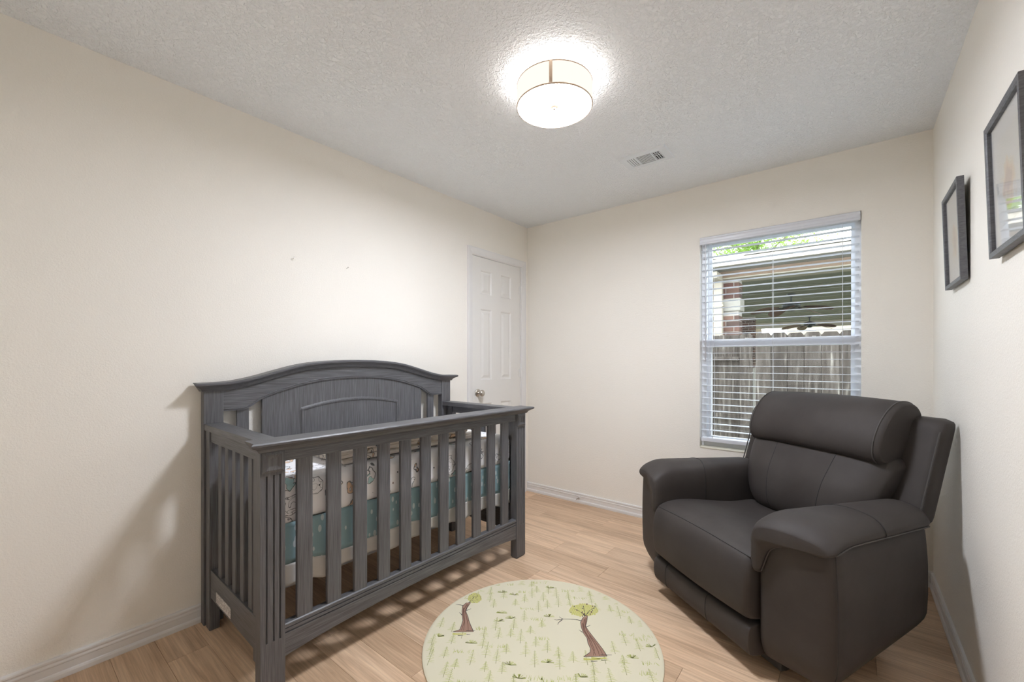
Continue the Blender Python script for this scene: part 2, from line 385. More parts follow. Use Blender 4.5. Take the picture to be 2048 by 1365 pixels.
# ---------------------------------------------------------------- the room
RW, BW, FW, CH = 2.69, 3.153, -.35, 2.44      # right wall x, back wall y, front wall y, ceiling
T = .12
def wall_hole(name, axis, face, depth, u0, u1, z0, z1, hole, mat):
    """a wall slab in one connected mesh with a rectangular opening: axis 'x' -> plane x=face, 'y' -> plane y=face"""
    hu0, hu1, hz0, hz1 = hole
    us, zs = [u0, hu0, hu1, u1], [z0, hz0, hz1, z1]
    bm = bmesh.new(); g = {}
    for s in (0, 1):
        for i, u in enumerate(us):
            for j, z in enumerate(zs):
                d = face+depth*s
                g[s, i, j] = bm.verts.new((d, u, z) if axis == 'x' else (u, d, z))
    for s in (0, 1):
        for i in range(3):
            for j in range(3):
                if (i, j) != (1, 1): bm.faces.new([g[s, i, j], g[s, i+1, j], g[s, i+1, j+1], g[s, i, j+1]])
    def q(a, b): bm.faces.new([g[0, *a], g[0, *b], g[1, *b], g[1, *a]])
    for i in range(3): q((i, 0), (i+1, 0)); q((i, 3), (i+1, 3)); q((0, i), (0, i+1)); q((3, i), (3, i+1))
    q((1, 1), (2, 1)); q((1, 2), (2, 2)); q((1, 1), (1, 2)); q((2, 1), (2, 2))
    return struct(bm_obj(name, bm, mat))
DY0, DY1, DZ1 = 2.421, 3.046, 2.05            # closet door slab
WX0, WX1, WZ0, WZ1 = 1.516, 2.395, .593, 2.072 # window opening
tag(wall_hole('wall_left', 'x', 0, -T, FW, BW+T, -.02, CH, (DY0-.006, DY1+.006, 0.0, DZ1+.006), WALL), 'cream textured wall behind the crib with a closet door', 'wall')
tag(wall_hole('wall_back', 'y', BW, T, 0, RW, -.02, CH, (WX0, WX1, WZ0, WZ1), WALL), 'cream textured wall with the window behind the armchair', 'wall')
struct(box('wall_right', RW, RW+T, FW-T, BW+T, -.02, CH, WALL), 'cream textured wall with two framed pictures', 'wall')
struct(box('wall_front', 0, RW, FW-T, FW, -.02, CH, WALL), 'cream textured wall behind the viewer', 'wall')
struct(box('ceiling', -T, RW+T, FW-T, BW+T, CH, CH+.1, CEIL), 'white knockdown textured ceiling', 'ceiling')
fl = thing('floor', 'light oak laminate plank floor', 'floor', kind='structure')
box('subfloor', 0, RW, FW, BW, -.05, -.012, BLACKWOOD, fl)
PW = .14; rows = []; y = 2.13
while y > FW: y -= PW
k = 0; ends = {2.13: 1.247, 2.27: .865, 2.41: 1.159, 1.99: 1.006, 2.83: .928, .45: .225, .31: .95}
plank_me = {}
while y < BW:
    y0, y1 = max(y, FW), min(y+PW, BW)
    if y1-y0 > .005:
        e = next((v for kk, v in ends.items() if abs(kk-y) < .02), None)
        x = (e-1.18*3 if e is not None else -random.uniform(.1, 1.1))
        while x+1.18 <= 0: x += 1.18
        while x < RW:
            a, b = max(x, 0), min(x+1.18, RW); x += 1.18
            if b-a < .004: continue
            key = (round(b-a, 3), round(y1-y0, 3))
            if key not in plank_me:
                bm = bmesh.new(); g = .0004; add_box(bm, g, b-a-g, g, y1-y0-g, -.011, 0)
                tops = [ed for ed in bm.edges if all(v.co.z > -.001 for v in ed.verts)]
                bmesh.ops.bevel(bm, geom=tops, offset=.0007, segments=1, affect='EDGES')
                bmesh.ops.recalc_face_normals(bm, faces=bm.faces)
                me = bpy.data.meshes.new('plank'); bm.to_mesh(me); bm.free(); plank_me[key] = me
            o = link('plank', plank_me[key], OAK, fl); o.location = (a, y0, 0)
    y += PW

BB = [(0, 0), (.016, 0), (.0165, .006), (.0165, .016), (.014, .023), (.0105, .026), (.0105, .052), (.0125, .055), (.0125, .060), (.010, .064), (.010, .068), (.0125, .071), (.0125, .078), (.009, .083), (0, .083)]
def baseboard(name, wall, a0, a1, label):
    secs = []
    for a in (a0, a1):
        secs.append([{'left': (d, a, z), 'right': (RW-d, a, z), 'back': (a, BW-d, z), 'front': (a, FW+d, z)}[wall] for d, z in BB])
    return struct(sweep(name, secs, TRIM), label, 'baseboard')
baseboard('baseboard_left', 'left', FW, 2.366, 'white moulded baseboard under the wall behind the crib')
baseboard('baseboard_back', 'back', .0, RW, 'white moulded baseboard under the window wall')
baseboard('baseboard_right', 'right', FW, BW-.017, 'white moulded baseboard under the picture wall')
baseboard('baseboard_front', 'front', .0, RW, 'white moulded baseboard behind the viewer')

# closet door -------------------------------------------------------------
d1 = thing('door_1', 'white six-panel closet door with satin knob in the corner', 'door', (0, 0, 0), kind='structure')
FX = -.004
ys = [DY0, 2.518, 2.660, 2.772, 2.916, DY1]; zs = [.008, .235, .857, 1.045, 1.632, 1.748, 1.948, DZ1]
bm = bmesh.new(); g = {}
for i, yy in enumerate(ys):
    for j, zz in enumerate(zs): g[i, j] = bm.verts.new((FX, yy, zz))
open_cells = {(i, j) for i in (1, 3) for j in (1, 3, 5)}
for i in range(5):
    for j in range(7):
        if (i, j) not in open_cells: bm.faces.new([g[i, j], g[i+1, j], g[i+1, j+1], g[i, j+1]])
add_box(bm, FX-.036, FX-.014, DY0, DY1, .008, DZ1)
b = [((DY0, .008), (DY1, .008)), ((DY1, .008), (DY1, DZ1)), ((DY1, DZ1), (DY0, DZ1)), ((DY0, DZ1), (DY0, .008))]
for p, q_ in b:
    bm.faces.new([bm.verts.new((FX, *p)), bm.verts.new((FX, *q_)), bm.verts.new((FX-.014, *q_)), bm.verts.new((FX-.014, *p))])
slab = bm_obj('door_slab', bm, DOORP, d1)
for i in (1, 3):
    for j in (1, 3, 5):
        v, f = [], []
        steps = [(0, 0), (.004, -.001), (.012, -.010), (.022, -.010), (.040, -.003), (.042, -.0025)]
        for ins, dx in steps:
            v += [(FX+dx, ys[i]+ins, zs[j]+ins), (FX+dx, ys[i+1]-ins, zs[j]+ins), (FX+dx, ys[i+1]-ins, zs[j+1]-ins), (FX+dx, ys[i]+ins, zs[j+1]-ins)]
        for s_ in range(len(steps)-1):
            for q_ in range(4): f.append((s_*4+q_, s_*4+(q_+1) % 4, s_*4+4+(q_+1) % 4, s_*4+4+q_))
        f.append(tuple(range(len(v)-4, len(v))))
        pyd('door_panel', v, f, DOORP, slab)
CW = .057
CP = [(0, 0), (.006, 0), (.010, .006), (.012, .018), (.016, .032), (.018, .045), (.018, .055), (.012, .057), (0, .057)]   # depth, distance from the opening
def casing(pts_fn, a0, a1):
    return sweep('casing', [[pts_fn(d, u, a0(u)) for d, u in CP], [pts_fn(d, u, a1(u)) for d, u in CP]], TRIM, d1)
yl, yr, zt = DY0-.006, DY1+.008, DZ1+.008
casing(lambda d, u, a: (d, yl-u, a), lambda u: 0, lambda u: zt+u)
casing(lambda d, u, a: (d, yr+u, a), lambda u: 0, lambda u: zt+u)
casing(lambda d, u, a: (d, a, zt+u), lambda u: yl-u, lambda u: yr+u)
bm = bmesh.new(); add_box(bm, -T, 0, DY0-.006, DY0-.003, 0, DZ1+.006); add_box(bm, -T, 0, DY1+.003, DY1+.006, 0, DZ1+.006); add_box(bm, -T, 0, DY0-.003, DY1+.003, DZ1+.003, DZ1+.006)
bm_obj('jamb', bm, TRIM, d1)
kn = lathe('door_knob', [(.0, .062), (.012, .0615), (.021, .058), (.0265, .050), (.027, .043), (.024, .036), (.015, .030), (.0105, .024), (.010, .012), (.012, .010)], NICKEL, d1, 28, 'X', (FX, 2.487, .945))
lathe('rose', [(.0, .012), (.014, .011), (.026, .008), (.031, .004), (.032, 0)], NICKEL, kn, 28, 'X', (FX, 2.487, .945))
for hz in (1.845, 1.095, .25):
    h_ = lathe('hinge', [(.0, -.045), (.004, -.044), (.0055, -.040), (.0055, .040), (.004, .044), (0, .045)], TRIM, d1, 12, 'Z', (.004, DY1+.004, hz))
    box('hinge_leaf', -.002, .001, DY1-.020, DY1+.003, hz-.038, hz+.038, TRIM, h_)

# window ------------------------------------------------------------------
w1 = thing('window_1', 'white single-hung window with a view of a fence and patio', 'window', kind='structure')
GY = BW+.095
fr_x0, fr_x1, fr_z0, fr_z1 = WX0, WX1, WZ0+.012, WZ1
def rect_frame(name, x0, x1, z0, z1, wl, wr, wb, wt, y0, y1, mat, parent):
    bm = bmesh.new()
    o_ = [(x0, z0), (x1, z0), (x1, z1), (x0, z1)]; i_ = [(x0+wl, z0+wb), (x1-wr, z0+wb), (x1-wr, z1-wt), (x0+wl, z1-wt)]
    V_ = {}
    for s, yy in ((0, y0), (1, y1)):
        for k, p in enumerate(o_): V_['o', s, k] = bm.verts.new((p[0], yy, p[1]))
        for k, p in enumerate(i_): V_['i', s, k] = bm.verts.new((p[0], yy, p[1]))
    for k in range(4):
        j = (k+1) % 4
        for s in (0, 1): bm.faces.new([V_['o', s, k], V_['o', s, j], V_['i', s, j], V_['i', s, k]])
        for t in 'oi': bm.faces.new([V_[t, 0, k], V_[t, 0, j], V_[t, 1, j], V_[t, 1, k]])
    bmesh.ops.bevel(bm, geom=[e for e in bm.edges if len(e.link_faces) == 2 and e.calc_face_angle(0) > .5], offset=.0015, segments=1, affect='EDGES')
    return bm_obj(name, bm, mat, parent)
rect_frame('window_frame', fr_x0, fr_x1, fr_z0, fr_z1, .034, .028, .03, .03, GY-.045, BW+T-.002, VINYL, w1)
up = rect_frame('upper_sash', fr_x0+.03, fr_x1-.024, 1.302, fr_z1-.026, .03, .022, .045, .03, GY-.004, GY+.018, VINYL, w1)
box('pane', fr_x0+.055, fr_x1-.043, GY+.005, GY+.009, 1.34, fr_z1-.05, GLASS, up)
lo = rect_frame('lower_sash', fr_x0+.026, fr_x1-.020, fr_z0+.026, 1.356, .036, .028, .045, .052, GY-.034, GY-.008, VINYL, w1)
box('pane', fr_x0+.058, fr_x1-.044, GY-.023, GY-.019, fr_z0+.065, 1.31, GLASS, lo)
for lx in (1.80, 2.17):
    box('sash_lock', lx-.010, lx+.010, GY-.040, GY-.03, 1.3562, 1.3605, NICKEL, lo, .001)
struct(box('trim_1', WX0+.001, WX1-.001, BW-.004, BW+.056, WZ0, WZ0+.012, plain('cream_sill_paint', (.80, .78, .66), .45), None, .003), 'thin cream window sill under the blind', 'sill')

# ceiling light -----------------------------------------------------------
lamp = thing('ceiling_light', 'round drum flush-mount ceiling light, lit', 'lamp', (1.33, 1.567, CH))
R_ = .165
lathe('canopy', [(.0, 0), (.06, 0), (.06, -.012), (.05, -.016), (0, -.016)], NICKEL, lamp, 32)
SHADE = emit('glowing_linen_shade', (1.0, .83, .73), LAMP_SHADE); DIFF = emit('glowing_diffuser', (.93, .97, 1.07), LAMP_DIFFUSER); INNER = emit('bulb_glow', (1.0, .97, .95), LAMP_TOP)
lathe('shade', [(R_, -.023), (R_, -.113), (R_-.003, -.113), (R_-.003, -.023), (R_, -.023)], SHADE, lamp, 72)
for zt_ in (-.0225, -.1155):
    v, f = tube_geo([((R_-.001)*math.cos(2*PI*i/72), (R_-.001)*math.sin(2*PI*i/72), zt_) for i in range(72)], .0032, 6, True)
    pyd('rim', v, f, BRASSY, lamp, True)
lathe('diffuser', [(0, -.114), (R_-.006, -.114), (R_-.006, -.110), (0, -.110)], DIFF, lamp, 72, smooth=False)
lathe('inner_glow_ring', [(.07, -.0165), (R_-.008, -.0165), (R_-.008, -.0205), (.07, -.0205), (.07, -.0165)], INNER, lamp, 48, smooth=False)  # glowing ring added for the bulb light that spills onto the ceiling
lathe('finial', [(.0, -.125), (.006, -.1245), (.008, -.120), (.018, -.118), (.0205, -.1155), (.0205, -.114), (0, -.114)], BRASSY, lamp, 28)
a0 = math.atan2(CAM.y-1.567, CAM.x-1.33)-.09
v, f = [], []
for k in range(5):
    a = a0-.04+.08*k/4
    for rr in (R_+.0004, R_+.0016):
        for zz in (-.022, -.112): v.append((rr*math.cos(a), rr*math.sin(a), zz))
for k in range(4):
    o_ = k*4; f += [(o_+2, o_+3, o_+7, o_+6), (o_, o_+1, o_+5, o_+4), (o_, o_+2, o_+6, o_+4), (o_+1, o_+3, o_+7, o_+5)]
f += [(0, 1, 3, 2), (16, 17, 19, 18)]
pyd('shade_seam', v, f, BRASSY, lamp)

# ceiling register ---------------------------------------------------------
vt = thing('ceiling_vent', 'white rectangular ceiling air register', 'vent', (1.232, 2.412, CH))
VL, VWd = .29, .19
VENTW = plain('white_register_enamel', (.80, .84, .87), .4)
bm = bmesh.new(); add_box(bm, .045, VL-.045, .035, VWd-.035, -.0022, -.0012); bm_obj('duct_shade_plate', bm, plain('painted_duct_shade', (.06, .06, .06), .8), vt)  # dark plate on the ceiling, its colour standing in for shade in the duct
def flat_ring(name, x0, x1, y0, y1, wl, z0, z1, mat, parent):
    o_ = [(x0, y0), (x1, y0), (x1, y1), (x0, y1)]; i_ = [(x0+wl, y0+wl*.85), (x1-wl, y0+wl*.85), (x1-wl, y1-wl*.85), (x0+wl, y1-wl*.85)]
    v = [(*p, z1) for p in o_]+[(*p, z0) for p in [(x0+.006, y0+.006), (x1-.006, y0+.006), (x1-.006, y1-.006), (x0+.006, y1-.006)]]+[(*p, z0) for p in i_]+[(*p, z1) for p in i_]
    f = []
    for r in range(3):
        for k in range(4): f.append((r*4+k, r*4+(k+1) % 4, r*4+4+(k+1) % 4, r*4+4+k))
    return pyd(name, v, f, mat, parent)
flat_ring('faceplate', 0, VL, 0, VWd, .046, -.009, 0, VENTW, vt)
def louver(x0, x1, y0, y1, tilt_axis, tilt):
    bm = bmesh.new(); add_box(bm, x0, x1, y0, y1, -.0006, .0006)
    c = Vector(((x0+x1)/2, (y0+y1)/2, 0)); bmesh.ops.rotate(bm, verts=bm.verts, cent=c, matrix=Matrix.Rotation(tilt, 3, tilt_axis)); bmesh.ops.translate(bm, verts=bm.verts, vec=(0, 0, -.0055))
    bm_obj('louver', bm, VENTW, vt)
for k in range(4): louver(.048+k*.013, .0570+k*.013, .04, VWd-.04, 'Y', math.radians(-4))
for k in range(8): louver(.105, .188, .040+k*.0138, .0472+k*.0138, 'X', math.radians(0))
for k in range(4): louver(.197+k*.013, .2015+k*.013, .04, VWd-.04, 'Y', math.radians(10))
for k in range(3): box('cross_bar', .195, .250, .052+k*.022, .057+k*.022, -.0042, -.0026, VENTW, vt)
for xx in (.101, .1925): box('divider', xx-.003, xx+.003, .037, VWd-.037, -.0085, -.002, VENTW, vt)

# spring door stop -----------------------------------------------------------
ds = thing('door_stop', 'small spring door stop screwed to the back baseboard', 'door stop', (.555, BW-.0125, .047))
lathe('base', [(0, 0), (.011, 0), (.011, -.004), (.006, -.007), (0, -.007)], TRIM, ds, 16, 'Y')
tube('spring', [(.0042*math.cos(i*.9), -.006-i*.00075, .0042*math.sin(i*.9)-.00006*i) for i in range(70)], .0011, NICKEL, ds, 5)
lathe('tip', [(0, -.072), (.006, -.071), (.0068, -.066), (.0062, -.056), (0, -.056)], TRIM, ds, 14, 'Y', (0, 0, -.004))
for (yy, lab) in ((1.035, 'small bare nail in the wall, the nearer of two above the crib'), (1.345, 'small bare nail in the wall, the farther of two above the crib')):
    nl = tag(lathe('nail', [(0, .022), (.0035, .0215), (.0035, .0195), (.0013, .019), (.0013, .0), (0, 0)], NICKEL, None, 10, 'X'), lab, 'nail', 'nails above the crib')
    nl.location = (.0, yy, 1.756); nl.rotation_euler = (0, math.radians(-14), 0)

# pictures on the right wall ---------------------------------------------------
def picture(y0, y1, z0, z1, label, seed):
    lean = .011
    root = thing('picture_frame', label, 'picture', (RW-.006, 0, z0), group='framed pictures on the right wall')
    root.rotation_euler = (0, -math.atan2(lean, z1-z0), 0)
    D, Wm, Hh = .020, .017, z1-z0
    prof = [(0, 0), (-D, 0), (-D, Wm-.003), (-D+.003, Wm), (0, Wm)]
    def rail(fn): sweep('frame_rail', [[fn(d, u, 0) for d, u in prof], [fn(d, u, 1) for d, u in prof]], FRAMEW, root)
    rail(lambda d, u, e: (d, (y0+u) if e == 0 else (y1-u), u))
    rail(lambda d, u, e: (d, (y0+u) if e == 0 else (y1-u), Hh-u))
    rail(lambda d, u, e: (d, y0+u, u if e == 0 else Hh-u))
    rail(lambda d, u, e: (d, y1-u, u if e == 0 else Hh-u))
    rect = rect_frame('mat_board', 0, 1, 0, 1, .2, .2, .2, .2, 0, 1, MATBOARD, root)
    bpy.data.objects.remove(rect)
    iy0, iy1, iz0, iz1 = y0+Wm-.002, y1-Wm+.002, Wm-.002, Hh-Wm+.002; mw = .055
    box('mat_board', -.008, -.004, iy0, iy1, iz0, iz1, MATBOARD, root)
    box('print', -.0088, -.0081, iy0+mw, iy1-mw, iz0+mw, iz1-mw, art_mat('faded_watercolour', seed), root)
    box('glass', -.0132, -.0118, iy0, iy1, iz0, iz1, PICGLASS, root)
    box('backing', -.0038, -.0006, y0+.004, y1-.004, .004, Hh-.004, BLACK, root)
picture(2.25, 2.578, 1.508, 1.890, 'grey framed pale print on the right wall, the farther one near the corner', 0)
picture(1.507, 1.837, 1.503, 1.882, 'grey framed pale print on the right wall, the nearer one cut by the photo edge', 5)

# window blind ------------------------------------------------------------------
bl = thing('window_blind', 'white horizontal slat window blind, lowered with slats open', 'blind', (0, BW, 0))
bx0, bx1 = WX0+.006, WX1-.006
VP = [(-.012, 2.068), (-.016, 2.064), (-.016, 2.058), (-.012, 2.050), (-.012, 2.036), (-.016, 2.028), (-.016, 2.021), (-.012, 2.017), (-.004, 2.017), (-.004, 2.068)]
sweep('valance', [[(x, yy, zz) for yy, zz in VP] for x in (bx0-.002, bx1+.002)], SLAT, bl)
box('head_rail', bx0+.004, bx1-.004, .004, .05, 2.022, 2.064, SLAT, bl, .002)
PITCH = .0449; sm = None
for k in range(29):
    zz = .7195+PITCH*k
    if sm is None:
        secs = []
        for x in (bx0+.003, bx1-.003):
            up_ = [(x, .002+.050*t/6, (.0014*math.sin(PI*t/6)+.0008)) for t in range(7)]; dn = [(x, .002+.050*t/6, (.0014*math.sin(PI*t/6)-.0008)) for t in range(6, -1, -1)]
            secs.append(up_+dn)
        s_ = sweep('slat', secs, SLAT, bl, True); sm = s_
    else: s_ = copy_of(sm)
    s_.location = (0, 0, zz)
box('bottom_rail', bx0+.003, bx1-.003, .000, .052, .640, .668, SLAT, bl, .004)
CORD = plain('white_cord', (.80, .80, .82), .8)
for x in (1.60, 1.955, 2.31):
    for yy in (.001, .053): tube('ladder_cord', [(x, yy, 2.02), (x, yy, .66)], .0009, CORD, bl, 4)
tube('lift_cord', [(1.578, -.004, 2.03), (1.578, -.0035, 1.2), (1.582, -.004, .69)], .0012, CORD, bl, 5)
tube('tilt_wand', [(1.556, -.006, 2.03), (1.556, -.006, 1.99), (1.557, -.007, 1.2)], .0035, SLAT, bl, 8)

# ---------------------------------------------------------------- crib
C_ANG = math.radians(-1.3)
crib = thing('crib', 'charcoal grey wooden baby crib with arched headboard and slatted front', 'crib', (.735, .60, 0), C_ANG)
HL, HF, HB = 1.48, -.675, -.717          # headboard length, front face, back face
def interp(tab, s):
    for (a, va), (b, vb) in zip(tab, tab[1:]):
        if s <= b: t = (s-a)/(b-a); return va+(vb-va)*t
    return tab[-1][1]
def smooth_tab(pts):
    return [(p[0], p[1]) for p in catmull(pts, 8, False)]
CAPT = smooth_tab([(0, 1.211), (.10, 1.209), (.21, 1.2025), (.32, 1.187), (.43, 1.159), (.53, 1.131), (.62, 1.112), (.69, 1.1065), (.80, 1.104)])
LOWT = smooth_tab([(0, 1.107), (.10, 1.1045), (.20, 1.096), (.31, 1.076), (.42, 1.045), (.485, 1.021), (.53, .993), (.557, .975), (.59, .9685), (.68, .969)])
mid_ = HL/2
captop = lambda y: interp(CAPT, abs(y-mid_))
lowz = lambda y: interp(LOWT, abs(y-mid_))
for y0, y1 in ((0, .078), (HL-.078, HL)):
    box('back_post', HB, HF, y0, y1, .0, 1.082, WV, crib, .002)
# moulded cap: (overhang, dz)
CAPP = [(0.006, -.040), (.010, -.036), (.014, -.028), (.026, -.020), (.034, -.017), (.040, -.012), (.041, -.006), (.037, -.001), (.030, 0)]
def cap(name, yA, yB, topf, xf, xb, ns, mat):
    secs = []
    for i in range(ns+3):
        ring = []
        for o, dz in CAPP:
            yy = yA-o if i == 0 else (yB+o if i == ns+2 else yA+(yB-yA)*(i-1)/ns)
            ring.append((xf+o, yy, topf(min(max(yy, yA), yB))+dz))
        for o, dz in ((.030, 0), (.006, -.040)):
            yy = yA-o if i == 0 else (yB+o if i == ns+2 else yA+(yB-yA)*(i-1)/ns)
            ring.append((xb, yy, topf(min(max(yy, yA), yB))+dz))
        secs.append(ring)
    return sweep(name, secs, mat, crib, True)
cap('headboard_cap', 0, HL, captop, HF, HB-.004, 60, WY)
def plate(name, ys_, zlo, zhi, x0, x1, mat, parent):
    return sweep(name, [[(x0, y, zlo(y)), (x1, y, zlo(y)), (x1, y, zhi(y)), (x0, y, zhi(y))] for y in ys_], mat, parent)
n_ = 70
yy_ = [.078+(HL-.156)*i/n_ for i in range(n_+1)]
ar = plate('arch_rail', yy_, lowz, lambda y: captop(y)-.036, HB+.006, HF-.005, WY, crib)
tube('arch_bead', [(HF-.0045, y, lowz(y)+.010) for y in yy_], .0032, WY, ar, 6)
tube('cap_bead', [(HF-.003, y, captop(y)-.043) for y in [HL*i/n_ for i in range(n_+1)]], .003, WY, ar, 6)
py = [.306+(HL-.612)*i/40 for i in range(41)]
cp = plate('center_panel', py, lambda y: .42, lambda y: lowz(y)+.02, HB+.008, HF-.016, WV, crib)
for y0, y1 in ((.248, .3055), (HL-.3055, HL-.248)):
    plate('panel_stile', [y0+(y1-y0)*i/6 for i in range(7)], lambda y: .40, lambda y: lowz(y)+.02, HB+.008, HF-.0145, WV, crib)
def insz(y): return .984-.037*((y-mid_)/.30)**2
pm = [(y0_, z_) for y0_, z_ in [(.440, .43), (.440, .7), (.440, .947)]]
path = [(.440, .43), (.440, .944)]+[(.440+.60*i/24, insz(.440+.60*i/24)) for i in range(25)]+[(1.040, .944), (1.040, .43)]
def strip(name, path, wdt, x0, x1, mat, parent):
    secs = []
    for i, p in enumerate(path):
        a, b = Vector(path[max(i-1, 0)]), Vector(path[min(i+1, len(path)-1)])
        d = (b-a).normalized(); nrm = Vector((-d.y, d.x))
        ring = []
        for t, xx in ((-1, x0), (-.75, x1), (-.1, x1+.0012), (.2, x1-.002), (1, x0)):
            q = Vector(p)+nrm*t*wdt/2; ring.append((xx, q.x, q.y))
        secs.append(ring)
    return sweep(name, secs, mat, parent)
strip('panel_moulding', path, .020, HF-.0165, HF-.009, WV, cp)
for y0 in (.138, HL-.19): box('headboard_slat', HB+.01, HF-.018, y0, y0+.052, .40, 1.0, WV, crib, .002)
box('headboard_rail', HB+.004, HF-.004, .078, HL-.078, .26, .42, WY, crib, .003)

# front side
CL = 1.497
def post_section(z):
    x1 = 0; gw, gd = .0035, .006; pts = [(-.046, 0), (-.046, .083), (x1, .083)]
    for gy in (.066, .0445, .021): pts += [(x1, gy+gw), (x1-gd, gy), (x1, gy-gw)]
    pts += [(x1, 0)]
    return [(x, y, z) for x, y in pts]
def front_post(y0):
    root_sec = []
    o = sweep('front_post', [post_section(z) for z in (.20, .795)], WV, crib)
    bm = bmesh.new(); bm.from_mesh(o.data); add_box(bm, -.046, 0, 0, .083, .006, .20); add_box(bm, -.046, 0, 0, .083, .795, .887); add_box(bm, -.042, -.004, .004, .079, 0, .006)
    bmesh.ops.recalc_face_normals(bm, faces=bm.faces); bm.to_mesh(o.data); bm.free(); o.location = (0, y0, 0)
    hw, hh = .037, .037; v, f = [], []
    for ins, dx in ((0, 0), (0, .005), (.010, .010), (.024, .0065)):
        v += [(dx, .0415-hw+ins, .806+ins), (dx, .0415+hw-ins, .806+ins), (dx, .0415+hw-ins, .880-ins), (dx, .0415-hw+ins, .880-ins)]
    for s_ in range(3):
        for q_ in range(4): f.append((s_*4+q_, s_*4+(q_+1) % 4, s_*4+4+(q_+1) % 4, s_*4+4+q_))
    f.append((12, 13, 14, 15)); pyd('rosette_block', v, f, WV, o)
front_post(0); front_post(CL-.083)
box('front_top_rail', -.034, -.006, .083, CL-.083, .838, .887, WY, crib, .0015)
cap('front_cap', 0, CL, lambda y: .921, 0, -.062, 2, WY)
sl = None
for y0 in (.130, .246, .362, .476, .591, .708, .823, .940, 1.058, 1.176, 1.293):
    if sl is None: sl = box('front_slat', -.028, -.010, 0, .0585, .232, .842, WV, crib, .003); s_ = sl
    else: s_ = copy_of(sl)
    s_.location = (0, y0, 0)
ny = 30
def apron_sec(y):
    lo_ = .122+.034*max(0, 1-((y-CL/2)/(CL/2-.09))**2)**.8
    return [(-.036, y, lo_), (-.004, y, lo_), (-.004, y, .2050), (-.0125, y, .2072), (-.004, y, .2094), (-.004, y, .2203), (-.0125, y, .2225), (-.004, y, .2247), (-.004, y, .236), (-.008, y, .2395), (-.036, y, .2395)]
sweep('front_bottom_rail', [apron_sec(.083+(CL-.166)*i/ny) for i in range(ny+1)], WY, crib)
# the two ends
for e, (sgn, y0) in enumerate(((1, 0.0), (-1, CL))):
    Y = lambda a: y0+sgn*a
    off = 0 if e == 0 else .012
    box('end_cap', HF, -.055, Y(.002+off), Y(.080+off), .889, .918, WX, crib, .003)
    box('end_top_rail', HF+.02, -.046, Y(.012+off), Y(.040+off), .842, .889, WX, crib, .0015)
    box('end_stile', -.664, -.612, Y(.006+off), Y(.046+off), 0, .889, WV, crib, .002)
    box('end_stile', -.105, -.047, Y(.012+off), Y(.040+off), .10, .845, WV, crib, .002)
    for k in range(5):
        xx = -.527+.0865*k+.003*k
        box('end_slat', xx, xx+.040, Y(.016+off), Y(.034+off), .262, .846, WV, crib, .003)
    er = box('end_bottom_rail', -.612, -.047, Y(.010+off), Y(.042+off), .148, .272, WX, crib, .002)
    if e == 0:
        tag(box('warning_label', -.527, -.343, .0088, .0098, .158, .203, label_mat(), er), 'white printed warning label')
for (bx_, by_, bz_) in ((-.640, .047, .755), (-.060, .047, .17)):
    lathe('bolt', [(0, .010), (.006, .009), (.008, .005), (.008, 0), (0, 0)], NICKEL, crib, 14, 'Y', (bx_, by_, bz_))
box('mattress_support', -.640, -.11, .07, CL-.085, .548, .572, BLACKWOOD, crib, .003)
for hy in (.075, CL-.095):
    for hx in (-.62, -.10): box('support_hanger', hx-.02, hx+.02, hy-.012, hy+.012, .35, .57, BLACKWOOD, crib, .002)

# bedding (each a thing of its own, in the crib's frame)
def crib_thing(o):
    o.location = (.735, .60, 0); o.rotation_euler = (0, 0, C_ANG); return o
def mdef(x, y, z):
    n1 = pnoise(Vector((x*6, y*6, z*6)))
    fr = max(0, min(1, (z-.58)/.16))
    return (x+.006*n1, y+.006*pnoise(Vector((y*5, z*7, 2))), z+.004*n1-(.004 if z < .6 else 0)*math.sin(y*21))
mt = crib_thing(rbox('mattress', (-.355, .748, .663), (.300, .690, .0865), .042, SHEET, None, 16, mdef))
tag(mt, 'crib mattress in a white fitted sheet with small pastel print', 'mattress')
def skirt_panel(name, f_pos, a0, a1, ztop, zb, mat, parent, n=70, out=.0, thick=.0015):
    v, f = [], []; nz_ = 8
    for i in range(n+1):
        a = a0+(a1-a0)*i/n
        for j in range(nz_+1):
            t = j/nz_; zlow = zb(a)
            z = ztop(a)+(zlow-ztop(a))*t
            wv = (.010*math.sin(a*23+1.3)+.007*math.sin(a*51+.4)+.004*pnoise(Vector((a*9, z*8, 1))))*(.25+.75*min(1, max(0, (.575-z)/.22)))
            v.append(f_pos(a, wv+out, z))
    for i in range(n):
        for j in range(nz_): k = i*(nz_+1)+j; f.append((k, k+1, k+nz_+2, k+nz_+1))
    o = pyd(name, v, f, mat, parent, True)
    md = o.modifiers.new('thickness', 'SOLIDIFY'); md.thickness = thick
    return o
sk = crib_thing(thing('crib_skirt', 'teal raindrop-print crib skirt with a white hem', 'crib skirt'))
fz = lambda a: .418+.008*math.sin(a*13)
fb = lambda a: .342+.009*math.sin(a*17+.5)+.006*math.sin(a*41)-(.02*max(0, 1-a/.12))
P_front = lambda a, wv, z: (-.066+wv*.8, a, z)
fp = skirt_panel('front_panel', P_front, .075, 1.43, lambda a: .585, fz, TEAL, sk)
skirt_panel('hem', P_front, .075, 1.43, fz, fb, HEM, fp)
def corner(n, a0, a1): pass
P_left = lambda a, wv, z: (a, .064+wv*.5, z)
ez = lambda a: .40+.01*math.sin(a*19)
lp = skirt_panel('end_panel', P_left, -.625, -.075, lambda a: .585, ez, TEAL, sk, 40)
skirt_panel('hem', P_left, -.625, -.075, ez, lambda a: .325+.012*math.sin(a*15)-(.06*max(0, 1-abs(a+.085)/.05)), HEM, lp, 40)
P_right = lambda a, wv, z: (a, 1.438+wv*.4, z)
